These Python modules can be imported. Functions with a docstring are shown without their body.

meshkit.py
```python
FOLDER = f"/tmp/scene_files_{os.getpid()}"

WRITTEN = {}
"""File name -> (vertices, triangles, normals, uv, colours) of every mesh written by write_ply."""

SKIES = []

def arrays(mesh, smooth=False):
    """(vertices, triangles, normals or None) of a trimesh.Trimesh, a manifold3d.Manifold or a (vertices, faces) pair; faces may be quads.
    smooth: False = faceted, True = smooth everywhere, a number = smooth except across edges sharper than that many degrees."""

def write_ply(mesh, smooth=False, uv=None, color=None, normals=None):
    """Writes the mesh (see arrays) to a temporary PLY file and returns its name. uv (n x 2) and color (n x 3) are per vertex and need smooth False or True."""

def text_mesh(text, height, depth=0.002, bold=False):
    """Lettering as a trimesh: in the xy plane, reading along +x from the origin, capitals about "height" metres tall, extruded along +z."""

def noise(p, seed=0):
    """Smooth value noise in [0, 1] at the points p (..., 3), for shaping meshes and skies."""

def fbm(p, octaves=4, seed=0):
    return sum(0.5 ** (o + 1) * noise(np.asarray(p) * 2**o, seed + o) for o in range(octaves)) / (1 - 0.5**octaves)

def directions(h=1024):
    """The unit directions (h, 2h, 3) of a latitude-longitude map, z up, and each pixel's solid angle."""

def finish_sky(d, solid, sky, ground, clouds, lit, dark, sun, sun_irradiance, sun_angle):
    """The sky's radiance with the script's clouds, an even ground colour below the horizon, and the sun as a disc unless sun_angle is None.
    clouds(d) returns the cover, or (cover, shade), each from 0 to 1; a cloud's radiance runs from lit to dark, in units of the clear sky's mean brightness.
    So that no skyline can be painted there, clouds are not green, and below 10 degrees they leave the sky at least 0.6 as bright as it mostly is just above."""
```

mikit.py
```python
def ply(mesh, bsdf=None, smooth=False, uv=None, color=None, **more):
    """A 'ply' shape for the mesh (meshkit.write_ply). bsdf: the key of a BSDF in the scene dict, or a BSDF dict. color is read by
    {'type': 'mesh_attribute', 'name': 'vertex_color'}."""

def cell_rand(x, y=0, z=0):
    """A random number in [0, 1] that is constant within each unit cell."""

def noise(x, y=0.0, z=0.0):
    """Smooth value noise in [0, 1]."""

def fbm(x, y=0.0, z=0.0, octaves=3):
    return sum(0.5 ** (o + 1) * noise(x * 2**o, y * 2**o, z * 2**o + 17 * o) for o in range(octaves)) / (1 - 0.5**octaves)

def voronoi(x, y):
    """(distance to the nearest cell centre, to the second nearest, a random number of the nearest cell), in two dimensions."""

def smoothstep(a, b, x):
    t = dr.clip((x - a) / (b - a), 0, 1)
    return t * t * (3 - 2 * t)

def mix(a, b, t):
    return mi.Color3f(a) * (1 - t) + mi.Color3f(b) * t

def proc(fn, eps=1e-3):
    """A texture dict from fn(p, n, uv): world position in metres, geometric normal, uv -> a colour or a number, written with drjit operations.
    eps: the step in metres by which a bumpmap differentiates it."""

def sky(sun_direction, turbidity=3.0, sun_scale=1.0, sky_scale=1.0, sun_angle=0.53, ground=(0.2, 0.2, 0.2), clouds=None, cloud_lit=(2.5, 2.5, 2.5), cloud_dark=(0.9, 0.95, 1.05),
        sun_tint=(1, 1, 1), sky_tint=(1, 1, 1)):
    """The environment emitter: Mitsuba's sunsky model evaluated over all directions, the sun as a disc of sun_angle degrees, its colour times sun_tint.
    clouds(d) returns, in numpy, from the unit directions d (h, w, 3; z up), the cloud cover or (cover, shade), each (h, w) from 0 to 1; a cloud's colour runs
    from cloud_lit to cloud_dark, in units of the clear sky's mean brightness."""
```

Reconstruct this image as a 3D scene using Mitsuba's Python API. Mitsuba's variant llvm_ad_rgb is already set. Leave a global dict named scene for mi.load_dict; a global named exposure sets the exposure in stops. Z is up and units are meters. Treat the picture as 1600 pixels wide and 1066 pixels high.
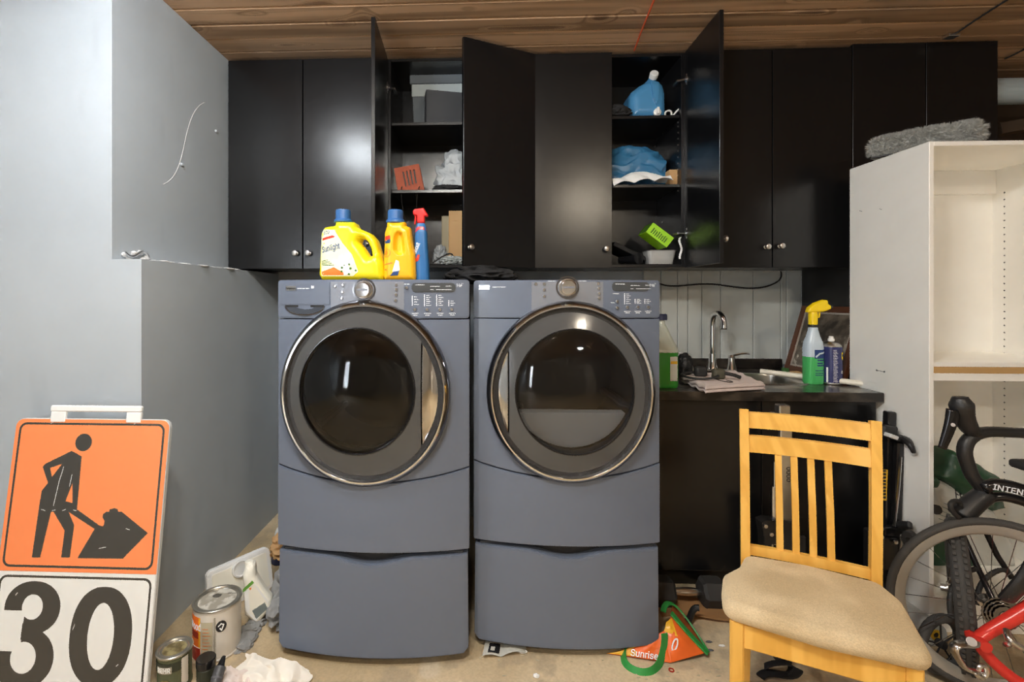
import math, random
import numpy as np, trimesh, shapely
import manifold3d as m3
import mitsuba as mi, drjit as dr
import mikit, meshkit
from mikit import proc, noise, fbm, voronoi, cell_rand, smoothstep, mix
from shapely.geometry import Polygon, LineString, Point, box as sbox
from shapely.ops import unary_union
from scipy.interpolate import CubicSpline

scene = {'type': 'scene'}
labels = {}
T = mi.ScalarTransform4f
random.seed(7); rng = np.random.default_rng(7)

# ------------------------------------------------------------------ camera, lights, exposure
EYE, YAW, FPX, CX, CY = 1.327, math.radians(2.5), 750.0, 725.0, 464.0
FWD = np.array([-math.sin(YAW), math.cos(YAW), 0.0]); RIGHT = np.array([math.cos(YAW), math.sin(YAW), 0.0])
scene['camera'] = {'type': 'perspective', 'fov': math.degrees(2 * math.atan(800 / FPX)), 'fov_axis': 'x', 'near_clip': 0.02, 'far_clip': 60,
    'principal_point_offset_x': (800 - CX) / 1600, 'principal_point_offset_y': (533 - CY) / 1066,
    'to_world': T().look_at(origin=[0, 0, EYE], target=[float(FWD[0]), float(FWD[1]), EYE], up=[0, 0, 1])}
exposure = 2.15
LAMP_NEAR = [19.5, 20.8, 22.2]      # flush ceiling lamp in front of the left cabinets
LAMP_ROOM = [62.0, 60.5, 56.0]      # pair of small ceiling lamps above the camera
LAMP_RIGHT = [38.0, 33.0, 26.0]        # warm flush lamp behind the camera on the right
DAYLIGHT = [5.0, 5.4, 5.8]          # the window in the wall behind the camera

# ------------------------------------------------------------------ helpers
def ray(u, v):
    return FWD + RIGHT * ((u - CX) / FPX) + np.array([0, 0, -(v - CY) / FPX])
def at(u, v, y):
    "point of the plane Y = y seen at that spot of the photograph"
    d = ray(u, v); return np.array([0, 0, EYE]) + d * (y / d[1])
def atx(u, v, x):
    d = ray(u, v); return np.array([0, 0, EYE]) + d * (x / d[0])
def onz(u, v, z=0.0):
    d = ray(u, v); return np.array([0, 0, EYE]) + d * ((z - EYE) / d[2])
def X(u, y): return float(at(u, CY, y)[0])
def Z(v, y, u=758): return float(at(u, v, y)[2])

def lin(r, g, b):
    return [((c / 255 + 0.055) / 1.055) ** 2.4 if c > 10 else c / 255 / 12.92 for c in (r, g, b)]
def tex(c):
    return c if isinstance(c, dict) else {'type': 'rgb', 'value': list(c)}
def mat(key, rgb, rough=0.5, metal=0.0, spec=0.5, cc=0.0, bump=None, bs=1.0, **more):
    b = {'type': 'principled', 'base_color': tex(rgb), 'roughness': tex(rough) if isinstance(rough, dict) else float(rough), 'metallic': float(metal), 'specular': float(spec), **more}
    if cc: b.update(clearcoat=float(cc), clearcoat_gloss=0.9)
    if bump is not None: b = {'type': 'bumpmap', 'arbitrary': bump, 'bsdf': b, 'scale': float(bs)}
    used.add(key); scene[key] = {'type': 'twosided', 'bsdf': b}
    return key

def numbered(k):
    if k not in used: used.add(k); return k
    i = 1
    while f'{k}_{i:03d}' in used: i += 1
    used.add(f'{k}_{i:03d}'); return f'{k}_{i:03d}'
used = set()
def say(k, label=None, cat=None, group=None, kind=None):
    d = labels.setdefault(k, {})
    for a, b in (('label', label), ('category', cat), ('group', group), ('kind', kind)):
        if b: d[a] = b
    return k
def thing(name, label, cat, group=None):
    return say(numbered(name), label, cat, group)
def soft(mesh):
    return all(soft(x) for x in mesh) if isinstance(mesh, (list, tuple)) else isinstance(mesh, trimesh.Trimesh) and bool(mesh.metadata.get('soft'))
def part(parent, name, mesh, m, smooth=30, label=None, kind=None, **kw):
    if soft(mesh): smooth = True
    k = numbered(parent + '__' + name)
    scene[k] = mikit.ply(tri(mesh), m, smooth, **kw)
    if label or kind: say(k, label, kind=kind)
    return k
def solo(name, mesh, m, label, cat, group=None, smooth=30, kind=None, **kw):
    if soft(mesh): smooth = True
    k = numbered(name)
    scene[k] = mikit.ply(tri(mesh), m, smooth, **kw)
    return say(k, label, cat, group, kind)
def struct(name, mesh, m, smooth=False, **kw):
    k = numbered(name)
    scene[k] = mikit.ply(tri(mesh), m, smooth, **kw)
    return say(k, kind='structure')

def tri(m):
    if isinstance(m, trimesh.Trimesh): return m
    if isinstance(m, (list, tuple)): return trimesh.util.concatenate([tri(x) for x in m])
    g = m.to_mesh()
    return trimesh.Trimesh(np.array(g.vert_properties[:, :3]), np.array(g.tri_verts), process=False)
def man(t):
    t = t.copy(); t.merge_vertices()
    return m3.Manifold(m3.Mesh(np.asarray(t.vertices, np.float32), np.asarray(t.faces, np.uint32)))
def hull(pts):
    return tri(m3.Manifold.hull_points(np.asarray(pts, float)))
def box(x0, x1, y0, y1, z0, z1, c=0.002):
    c = min(c, 0.45 * min(abs(x1 - x0), abs(y1 - y0), abs(z1 - z0)))
    if c <= 0:
        return hull([(x, y, z) for x in (x0, x1) for y in (y0, y1) for z in (z0, z1)])
    P = []
    for x, sx in ((x0, 1), (x1, -1)):
        for y, sy in ((y0, 1), (y1, -1)):
            for z, sz in ((z0, 1), (z1, -1)):
                P += [(x, y + sy * c, z + sz * c), (x + sx * c, y, z + sz * c), (x + sx * c, y + sy * c, z)]
    return hull(P)
def rbox(x0, x1, y0, y1, z0, z1, r, n=12):
    s = trimesh.creation.uv_sphere(r, count=[n // 2 + 1, n]).vertices
    return hull(np.vstack([s + (x, y, z) for x in (x0 + r, x1 - r) for y in (y0 + r, y1 - r) for z in (z0 + r, z1 - r)]))
def rrect(x0, x1, z0, z1, r, q=6):
    return sbox(x0 + r, z0 + r, x1 - r, z1 - r).buffer(r, quad_segs=q)
def ellipse(cx, cz, rx, rz, n=64):
    a = np.linspace(0, 2 * np.pi, n, endpoint=False)
    return Polygon(np.c_[cx + rx * np.cos(a), cz + rz * np.sin(a)])
def cs(poly):
    polys = getattr(poly, 'geoms', [poly])
    rings = []
    for p in polys:
        if p.is_empty or p.geom_type != 'Polygon': continue
        rings.append(np.array(p.exterior.coords)[:-1]); rings += [np.array(h.coords)[:-1] for h in p.interiors]
    return m3.CrossSection(rings, m3.FillRule.EvenOdd)
def panel(poly, y0=0.0, th=0.018, r=0.0, warp=None, ref=None, steps=3, back=False):
    "the outline (x, z) as a plate: front face at y0, back at y0 + th, front edge rounded by r; warp(x, z) is added to y"
    c = cs(poly)
    if r >= .006: steps = 6
    if r > 0:
        ms = []
        for i in range(steps + 1):
            d = r * i / steps
            ins = r - math.sqrt(max(r * r - (r - d) ** 2, 0))
            ci = c.offset(-ins, m3.JoinType.Round, 2, 24) if ins > 1e-6 else c
            e = m3.Manifold.extrude(ci, th - d - (d if back else 0))
            ms.append(e.translate((0, 0, d)) if back else e)
        m = m3.Manifold.batch_boolean(ms, m3.OpType.Add)
    else:
        m = m3.Manifold.extrude(c, th)
    if ref: m = m.refine_to_length(ref)
    t = tri(m); v = np.array(t.vertices)
    w = np.c_[v[:, 0], y0 + th - v[:, 2], v[:, 1]]
    if warp is not None: w[:, 1] += warp(w[:, 0], w[:, 2])
    return trimesh.Trimesh(w, t.faces, process=False)
def puffy(poly, y0, th, r, ref=0.006, it=0, steps=6):
    "a blow-moulded shape: the outline with well rounded front and back edges"
    from scipy.spatial import Delaunay
    r = min(r, th / 2); ref = max(ref, 0.003); P = []; nb = 0; B = []
    for g in [poly.exterior, *poly.interiors]:
        n = max(8, int(g.length / ref)); q = np.array([g.interpolate(i / n, normalized=True).coords[0] for i in range(n)])
        B.append(np.arange(nb, nb + n)); nb += n; P.append(q)
    for i in range(1, steps + 1):
        o = poly.buffer(-r * (1 - math.cos(math.pi / 2 * i / steps)))
        for h in getattr(o, 'geoms', [o]):
            for g in ([h.exterior, *h.interiors] if not h.is_empty else []):
                n = max(6, int(g.length / ref)); P.append(np.array([g.interpolate((j + .5 * (i % 2)) / n, normalized=True).coords[0] for j in range(n)]))
    o = poly.buffer(-r - ref * .7)
    if not o.is_empty:
        x0, z0, x1, z1 = o.bounds; G = np.stack(np.meshgrid(np.arange(x0, x1, ref * 1.6), np.arange(z0, z1, ref * 1.6)), -1).reshape(-1, 2)
        P.append(G[shapely.contains_xy(o, G[:, 0], G[:, 1])])
    P = np.vstack(P); f = Delaunay(P).simplices
    c = P[f].mean(1); f = f[shapely.contains_xy(poly.buffer(1e-7), c[:, 0], c[:, 1])]
    a = P[f]; ar = (a[:, 1, 0] - a[:, 0, 0]) * (a[:, 2, 1] - a[:, 0, 1]) - (a[:, 1, 1] - a[:, 0, 1]) * (a[:, 2, 0] - a[:, 0, 0])
    f = np.where((ar > 0)[:, None], f, f[:, ::-1]); f = f[abs(ar) > 1e-12]
    d = np.minimum(shapely.distance(poly.boundary, shapely.points(P)), r)
    h = r - np.sqrt(np.maximum(r * r - (r - d) ** 2, 0)); N = len(P)
    v = np.vstack([np.c_[P[:, 0], y0 + h, P[:, 1]], np.c_[P[:, 0], y0 + th - h, P[:, 1]]])
    # outline edges of the triangulation, stitched front to back
    e = np.vstack([f[:, [0, 1]], f[:, [1, 2]], f[:, [2, 0]]]); key = np.sort(e, 1)
    _, inv, cnt = np.unique(key, axis=0, return_inverse=True, return_counts=True); e = e[cnt[inv.ravel()] == 1]
    F = [f, f[:, ::-1] + N, np.c_[e[:, 1], e[:, 0], e[:, 0] + N], np.c_[e[:, 1], e[:, 0] + N, e[:, 1] + N]]
    return trimesh.Trimesh(v, np.vstack(F), process=False)
def lathe(prof, n=32, c=(0, 0, 0)):
    p = np.asarray(prof, float); a = np.linspace(0, 2 * np.pi, n, endpoint=False)
    v = np.stack([p[:, None, 0] * np.cos(a), p[:, None, 0] * np.sin(a), np.broadcast_to(p[:, 1:2], (len(p), n))], -1).reshape(-1, 3)
    f = []
    for i in range(len(p) - 1):
        for j in range(n):
            k = (j + 1) % n
            f += [(i * n + j, i * n + k, (i + 1) * n + k), (i * n + j, (i + 1) * n + k, (i + 1) * n + j)]
    t = trimesh.Trimesh(v, f, process=False); t.merge_vertices(); t.update_faces(t.nondegenerate_faces())
    t.apply_translation(c); return t
def loft(rings, caps=True):
    R = np.asarray(rings, float); n = R.shape[1]; v = R.reshape(-1, 3); f = []
    for i in range(len(R) - 1):
        for j in range(n):
            k = (j + 1) % n
            f += [(i * n + j, i * n + k, (i + 1) * n + k), (i * n + j, (i + 1) * n + k, (i + 1) * n + j)]
    v = list(v)
    if caps:
        a = len(v); v += [R[0].mean(0), R[-1].mean(0)]; l = (len(R) - 1) * n
        for j in range(n):
            k = (j + 1) % n
            f += [(a, k, j), (a + 1, l + j, l + k)]
    t = trimesh.Trimesh(np.array(v), f, process=False)
    return t
def spl(pts, n=40, closed=False):
    p = np.asarray(pts, float)
    if closed: p = np.vstack([p, p[:1]])
    s = np.r_[0, np.cumsum(np.linalg.norm(np.diff(p, axis=0), axis=1))]
    return CubicSpline(s, p, bc_type='periodic' if closed else 'not-a-knot' if len(p) > 3 else 'natural')(np.linspace(0, s[-1], n))
def tube(pts, r, sides=10, sec=None, closed=False):
    p = np.asarray(pts, float); n = len(p)
    t = np.gradient(p, axis=0)
    if closed: t = np.roll(p, -1, 0) - np.roll(p, 1, 0)
    t /= np.linalg.norm(t, axis=1, keepdims=True) + 1e-12
    a = np.cross(t[0], [0, 0, 1.0] if abs(t[0][2]) < .9 else [0, 1.0, 0]); a /= np.linalg.norm(a)
    r = np.broadcast_to(r, (n,)); ang = np.linspace(0, 2 * np.pi, sides, endpoint=False)
    S = np.c_[np.cos(ang), np.sin(ang)] if sec is None else np.asarray(sec, float)
    rings = []
    for i in range(n):
        a = a - t[i] * (a @ t[i]); a /= np.linalg.norm(a); b = np.cross(t[i], a)
        rings.append(p[i] + r[i] * (S[:, :1] * a + S[:, 1:] * b))
    if closed: rings.append(rings[0])
    return loft(rings, caps=not closed)
def bar(p0, p1, w, d, up=(0, 0, 1), c=0.002):
    "a straight square bar from p0 to p1, w along its side, d along its other side"
    p0, p1 = np.asarray(p0, float), np.asarray(p1, float); L = np.linalg.norm(p1 - p0); t = (p1 - p0) / L
    s = np.cross(t, up); s /= np.linalg.norm(s); q = np.cross(s, t)
    m = box(-w / 2, w / 2, 0, L, -d / 2, d / 2, c); v = m.vertices
    return trimesh.Trimesh(p0 + v[:, :1] * s + v[:, 1:2] * t + v[:, 2:] * q, m.faces, process=False)
class Frame:
    "local x along ex, z along ez, y = ez x ex; plates made by panel() face along -y"
    def __init__(s, o, ex=(1, 0, 0), ez=(0, 0, 1)):
        s.o = np.asarray(o, float); s.x = np.asarray(ex, float) / np.linalg.norm(ex)
        z = np.asarray(ez, float); z = z - s.x * (z @ s.x); s.z = z / np.linalg.norm(z); s.y = np.cross(s.z, s.x)
        s.R = np.c_[s.x, s.y, s.z]
    def __call__(s, m):
        if isinstance(m, (list, tuple)) and isinstance(m[0], trimesh.Trimesh): m = tri(m)
        if isinstance(m, trimesh.Trimesh):
            return trimesh.Trimesh(np.asarray(m.vertices) @ s.R.T + s.o, m.faces, process=False)
        return np.asarray(m, float) @ s.R.T + s.o
    def trace(s, px, y=0.0):
        "spots of the photograph carried onto the frame's own plane, as (x, z)"
        out = []
        for u, v in px:
            d = ray(u, v); e = np.array([0, 0, EYE]); k = ((s.o + s.y * y - e) @ s.y) / (d @ s.y)
            q = e + d * k - s.o; out.append((float(q @ s.x), float(q @ s.z)))
        return out
def turn(m, deg, axis=(0, 0, 1), c=(0, 0, 0)):
    m = tri(m).copy(); m.apply_transform(trimesh.transformations.rotation_matrix(math.radians(deg), axis, c)); return m
def move(m, *d):
    m = tri(m).copy(); m.apply_translation(d); return m
_glyph = {}
def text(s, h, x=0, z=0, y0=0.0, depth=0.0006, bold=False, center=False, squeeze=1.0, slant=0.0):
    "lettering on the plane y = y0, facing -y"
    if (s, bold) not in _glyph: _glyph[s, bold] = meshkit.text_mesh(s, 1.0, 1.0, bold)
    v = np.array(_glyph[s, bold].vertices); f = _glyph[s, bold].faces
    v[:, :2] *= h; v[:, 0] = v[:, 0] * squeeze + slant * v[:, 1]
    if center: v[:, 0] -= (v[:, 0].min() + v[:, 0].max()) / 2
    return trimesh.Trimesh(np.c_[v[:, 0] + x, y0 - v[:, 2] * depth, v[:, 1] + z], f, process=False)
def around(m, r, c, a0=0.0, scale=1.0):
    "bends a flat plate facing -y (x, z about 0) round an upright cylinder of radius r centred at c; a0 = where x = 0 stands (radians, 0 faces -y)"
    v = np.asarray(m.vertices); a = a0 + v[:, 0] / r; rr = r * scale - v[:, 1]
    return trimesh.Trimesh(np.c_[c[0] + rr * np.sin(a), c[1] - rr * np.cos(a), c[2] + v[:, 2]], m.faces, process=False)
def strip(x0, x1, z0, z1, y0=0.0, th=0.0004, n=1):
    "thin flat plate cut in n columns, so that it can be bent"
    xs = np.linspace(x0, x1, n + 1)
    P = [(x, y, z) for x in xs for y in (y0, y0 - th) for z in (z0, z1)]
    f = []
    for i in range(n):
        a = 4 * i; b = a + 4
        f += [(a + 2, b + 2, b + 3), (a + 2, b + 3, a + 3), (a, a + 1, b + 1), (a, b + 1, b), (a + 1, a + 3, b + 3), (a + 1, b + 3, b + 1), (a, b, b + 2), (a, b + 2, a + 2)]
    e = 4 * n
    f += [(0, 2, 3), (0, 3, 1), (e, e + 1, e + 3), (e, e + 3, e + 2)]
    return trimesh.Trimesh(np.array(P), f, process=False)
def crumple(c, rad, amp=0.35, freq=2.2, sub=4, seed=0, floor=None, ridge=True, lim=None):
    "a crumpled lump of cloth or plastic"
    s = trimesh.creation.icosphere(sub); v = np.array(s.vertices)
    q = v * freq + seed * 7.3; w = np.c_[meshkit.fbm(q * .8, 2, seed + 11), meshkit.fbm(q * .8, 2, seed + 12), meshkit.fbm(q * .8, 2, seed + 13)]
    h = meshkit.fbm(q * .7 + 1.6 * w, 2, seed)
    if ridge: h = .6 * (1 - np.sqrt((2 * h - 1) ** 2 + .002) * 2.2) + .4 * (1 - np.sqrt((2 * meshkit.noise(q * 1.9 + 2 * w, seed + 5) - 1) ** 2 + .004))
    v = v * (1 + amp * (h - 0.35))[:, None] * np.asarray(rad) + np.asarray(c)
    if floor is not None: v[:, 2] = np.where(v[:, 2] < floor, floor + 0.02 * (v[:, 2] - floor), v[:, 2])
    if lim is not None:
        for j in range(3):
            a, b = lim[2 * j], lim[2 * j + 1]; w_ = min(.02, (b - a) / 4); x = v[:, j]
            x = np.where(x > b - w_, b - w_ * np.exp(-np.maximum(x - b + w_, 0) / w_), x); v[:, j] = np.where(x < a + w_, a + w_ * np.exp(-np.maximum(a + w_ - x, 0) / w_), x)
    return trimesh.Trimesh(v, s.faces, process=False, metadata={'soft': True})
def sheet(fn, nu=40, nv=30, th=0.003):
    "a sheet with thickness: fn(u, v) -> (n, 3) on the unit square"
    U, W = np.meshgrid(np.linspace(0, 1, nu), np.linspace(0, 1, nv), indexing='ij')
    top = fn(U.ravel(), W.ravel()); idx = np.arange(nu * nv).reshape(nu, nv)
    q = np.stack([idx[:-1, :-1], idx[1:, :-1], idx[1:, 1:], idx[:-1, 1:]], -1).reshape(-1, 4)
    f = np.vstack([q[:, [0, 1, 2]], q[:, [0, 2, 3]]])
    t = trimesh.Trimesh(top, f, process=False); nrm = np.array(t.vertex_normals)
    bot = top - nrm * th; N = nu * nv
    edge = np.r_[idx[:, 0], idx[-1, 1:], idx[-2::-1, -1], idx[0, -2:0:-1]]; e2 = np.roll(edge, -1)
    g = np.vstack([np.c_[e2, edge, edge + N], np.c_[e2, edge + N, e2 + N]])
    return trimesh.Trimesh(np.vstack([top, bot]), np.vstack([f, f[:, ::-1] + N, g]), process=False)

from scipy.interpolate import LinearNDInterpolator, NearestNDInterpolator
def px(y, *pts):
    return [(float((q := at(u, v, y))[0]), float(q[2])) for u, v in pts]
def zpx(y, reg, s, *pts):
    "spots read in an enlargement of the photograph: reg = its top left corner, s = its scale"
    return px(y, *[(reg[0] + a / s, reg[1] + b / s) for a, b in pts])
def drape(m, surf, off=0.0006):
    "lays thin plates (facing -y) onto the front of another mesh"
    m = tri(m); s = tri(surf); n = np.array(s.vertex_normals); v = np.array(s.vertices); q = v[n[:, 1] < -0.15]
    w = np.array(m.vertices); w0 = w[:, 1].copy()
    y = LinearNDInterpolator(q[:, [0, 2]], q[:, 1])(w[:, [0, 2]]); k = np.isnan(y)
    if k.any(): y[k] = NearestNDInterpolator(q[:, [0, 2]], q[:, 1])(w[k][:, [0, 2]])
    w[:, 1] = y + (w0 - w0.max()) - off
    return trimesh.Trimesh(w, m.faces, process=False)
def sring(cx, cy, z, w, d, e=2.6, n=40):
    "superellipse ring in a level plane"
    a = np.linspace(0, 2 * np.pi, n, endpoint=False); c, s = np.cos(a), np.sin(a)
    return np.c_[cx + w / 2 * np.sign(c) * abs(c) ** (2 / e), cy + d / 2 * np.sign(s) * abs(s) ** (2 / e), np.full(n, z)]
def drop(m, z):
    m = tri(m); m.apply_translation([0, 0, z - m.bounds[0][2]]); return m

# ------------------------------------------------------------------ materials
def grey_paint(p, n, uv):
    g = fbm(p.x * 3, p.y * 3, p.z * 3, 3)
    streak = smoothstep(0.62, 0.8, fbm(p.x * 9, p.y * 9, p.z * 2.2, 3))
    return mix([0.34, 0.375, 0.405], [0.40, 0.435, 0.465], g) * (1 - 0.06 * streak)
def pine(p, n, uv):
    row = dr.floor((p.y + 20.0) / 0.124)
    s = cell_rand(row, 3) * 40; t = cell_rand(row, 9)
    grain = fbm(p.x * 1.3 + s, p.y * 46, 0.0, 4)
    knot = noise(p.x * 4.2 + s, p.y * 15 + s)
    g = fbm(p.x * 0.8 + s, p.y * 18 + 5 * smoothstep(0.72, 1.0, knot), 1.0, 3)
    c = mix([0.30, 0.185, 0.105], [0.52, 0.34, 0.21], smoothstep(0.3, 0.72, g))
    c = mix(c, mi.Color3f(0.20, 0.115, 0.062), 0.45 * smoothstep(0.55, 0.75, grain))
    c = mix(c, mi.Color3f(0.12, 0.065, 0.038), 0.7 * smoothstep(0.90, 0.97, knot))
    stain = smoothstep(0.52, 0.75, fbm(p.x * 1.1, p.y * 2.0, 5.0, 3))
    return mix(c, mi.Color3f(0.26, 0.20, 0.155), 0.5 * stain) * (0.62 + 0.62 * t)
def concrete(p, n, uv):
    a = fbm(p.x * 1.7, p.y * 1.7, 2.0, 4); b = fbm(p.x * 9, p.y * 9, 1.0, 4); s = noise(p.x * 160, p.y * 160)
    c = mix([0.42, 0.32, 0.19], [0.59, 0.47, 0.305], smoothstep(0.3, 0.7, a))
    c = mix(c, mi.Color3f(0.33, 0.26, 0.175), 0.55 * smoothstep(0.56, 0.72, b))
    c = mix(c, mi.Color3f(0.62, 0.54, 0.42), 0.4 * smoothstep(0.64, 0.75, fbm(p.x * 5 + 40, p.y * 5, 3.0, 3)))
    return c * (0.93 + 0.14 * s)
def beech(p, n, uv):
    g = fbm(p.x * 60 + p.y * 50, p.z * 5, p.y * 20, 3)
    return mix([0.68, 0.355, 0.062], [0.80, 0.455, 0.10], smoothstep(0.3, 0.7, g))
def velour(p, n, uv):
    g = fbm(p.x * 7, p.y * 7, 0.0, 3); s = noise(p.x * 420, p.y * 420, p.z * 420)
    return mix([0.48, 0.365, 0.215], [0.60, 0.475, 0.30], smoothstep(0.3, 0.7, g)) * (0.86 + 0.28 * s)
def laminate(p, n, uv):
    g = fbm(p.x * 14, p.y * 14, p.z * 14, 4)
    return mix([0.012, 0.010, 0.009], [0.055, 0.044, 0.034], smoothstep(0.4, 0.75, g))
def grey_boards(p, n, uv):
    s = fbm(p.x * 5, p.z * 2.5, 1.0, 3)
    return mix([0.40, 0.43, 0.42], [0.53, 0.55, 0.53], s)
def scuffed_white(p, n, uv):
    s = fbm(p.x * 6, p.y * 6 + p.z * 4, p.z * 5, 4)
    return mix([0.80, 0.785, 0.74], [0.88, 0.87, 0.83], s)

mat('grey_wall_paint', proc(grey_paint), 0.55, spec=0.35, bump=proc(lambda p, n, uv: noise(p.x * 90, p.y * 90, p.z * 90)), bs=0.0004)
mat('pine_boards', proc(pine), 0.62, spec=0.3)
mat('concrete_floor', proc(concrete), 0.6, spec=0.35, bump=proc(lambda p, n, uv: fbm(p.x * 60, p.y * 60, 0.0, 2)), bs=0.0006)
mat('cream_wall', [0.34, 0.32, 0.29], 0.7)
mat('dark_timber', [0.05, 0.032, 0.02], 0.7)
mat('black_melamine', [0.0045, 0.0047, 0.0055], 0.25, spec=0.5, bump=proc(lambda p, n, uv: noise(p.x * 260, p.y * 260, p.z * 260)), bs=0.00012)
mat('slate_enamel', [0.112, 0.134, 0.182], 0.36, spec=0.4, cc=0.3)
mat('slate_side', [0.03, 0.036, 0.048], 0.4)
mat('silver_console', [0.20, 0.215, 0.25], 0.42, metal=0.35)
mat('chrome', [0.82, 0.82, 0.82], 0.06, metal=1.0)
mat('worn_chrome', [0.72, 0.72, 0.72], 0.16, metal=1.0)
mat('brushed_nickel', [0.62, 0.60, 0.57], 0.28, metal=1.0)
mat('dark_chrome', [0.22, 0.22, 0.23], 0.12, metal=1.0)
mat('smoked_bezel', [0.062, 0.064, 0.066], 0.14, spec=0.5)
mat('drum_steel', [0.30, 0.30, 0.29], 0.3, metal=0.9)
mat('soft_black', [0.010, 0.010, 0.011], 0.5)
mat('gloss_black', [0.008, 0.008, 0.009], 0.14)
mat('rubber', [0.018, 0.018, 0.018], 0.65)
mat('white_print', [0.62, 0.65, 0.70], 0.5)
mat('display_glass', [0.06, 0.065, 0.07], 0.15)
mat('beech_wood', proc(beech), 0.33, spec=0.4)
mat('beige_velour', proc(velour), 0.9, spec=0.2, sheen=0.5)
mat('dark_laminate', proc(laminate), 0.22, spec=0.5)
mat('panelling_paint', proc(grey_boards), 0.5)
mat('white_melamine', proc(scuffed_white), 0.42)
mat('bare_chipboard', [0.47, 0.29, 0.12], 0.7)
mat('stainless', [0.58, 0.56, 0.52], 0.24, metal=1.0)
mat('galvanised', proc(lambda p, n, uv: mix([0.42, 0.53, 0.60], [0.60, 0.70, 0.76], fbm(p.x * 6, p.y * 6, p.z * 6, 3))), 0.3, metal=0.35)
mat('plaster', [0.66, 0.66, 0.66], 0.85)
mat('grime', [0.10, 0.10, 0.11], 0.8)
for gk, gv in (('door_glass', .34), ('dryer_glass', .7)):
    scene[gk] = {'type': 'thindielectric', 'int_ior': 1.32, 'specular_transmittance': {'type': 'rgb', 'value': [gv, gv, gv]}}

# ------------------------------------------------------------------ the room
CEIL, WALL, FRONT, CABF = 2.60, 2.90, 1.72, 2.49
XL, XR, YR = -3.2, 4.4, -3.2
struct('floor', box(XL, XR, YR, 3.3, -0.1, 0, 0), 'concrete_floor')
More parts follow.
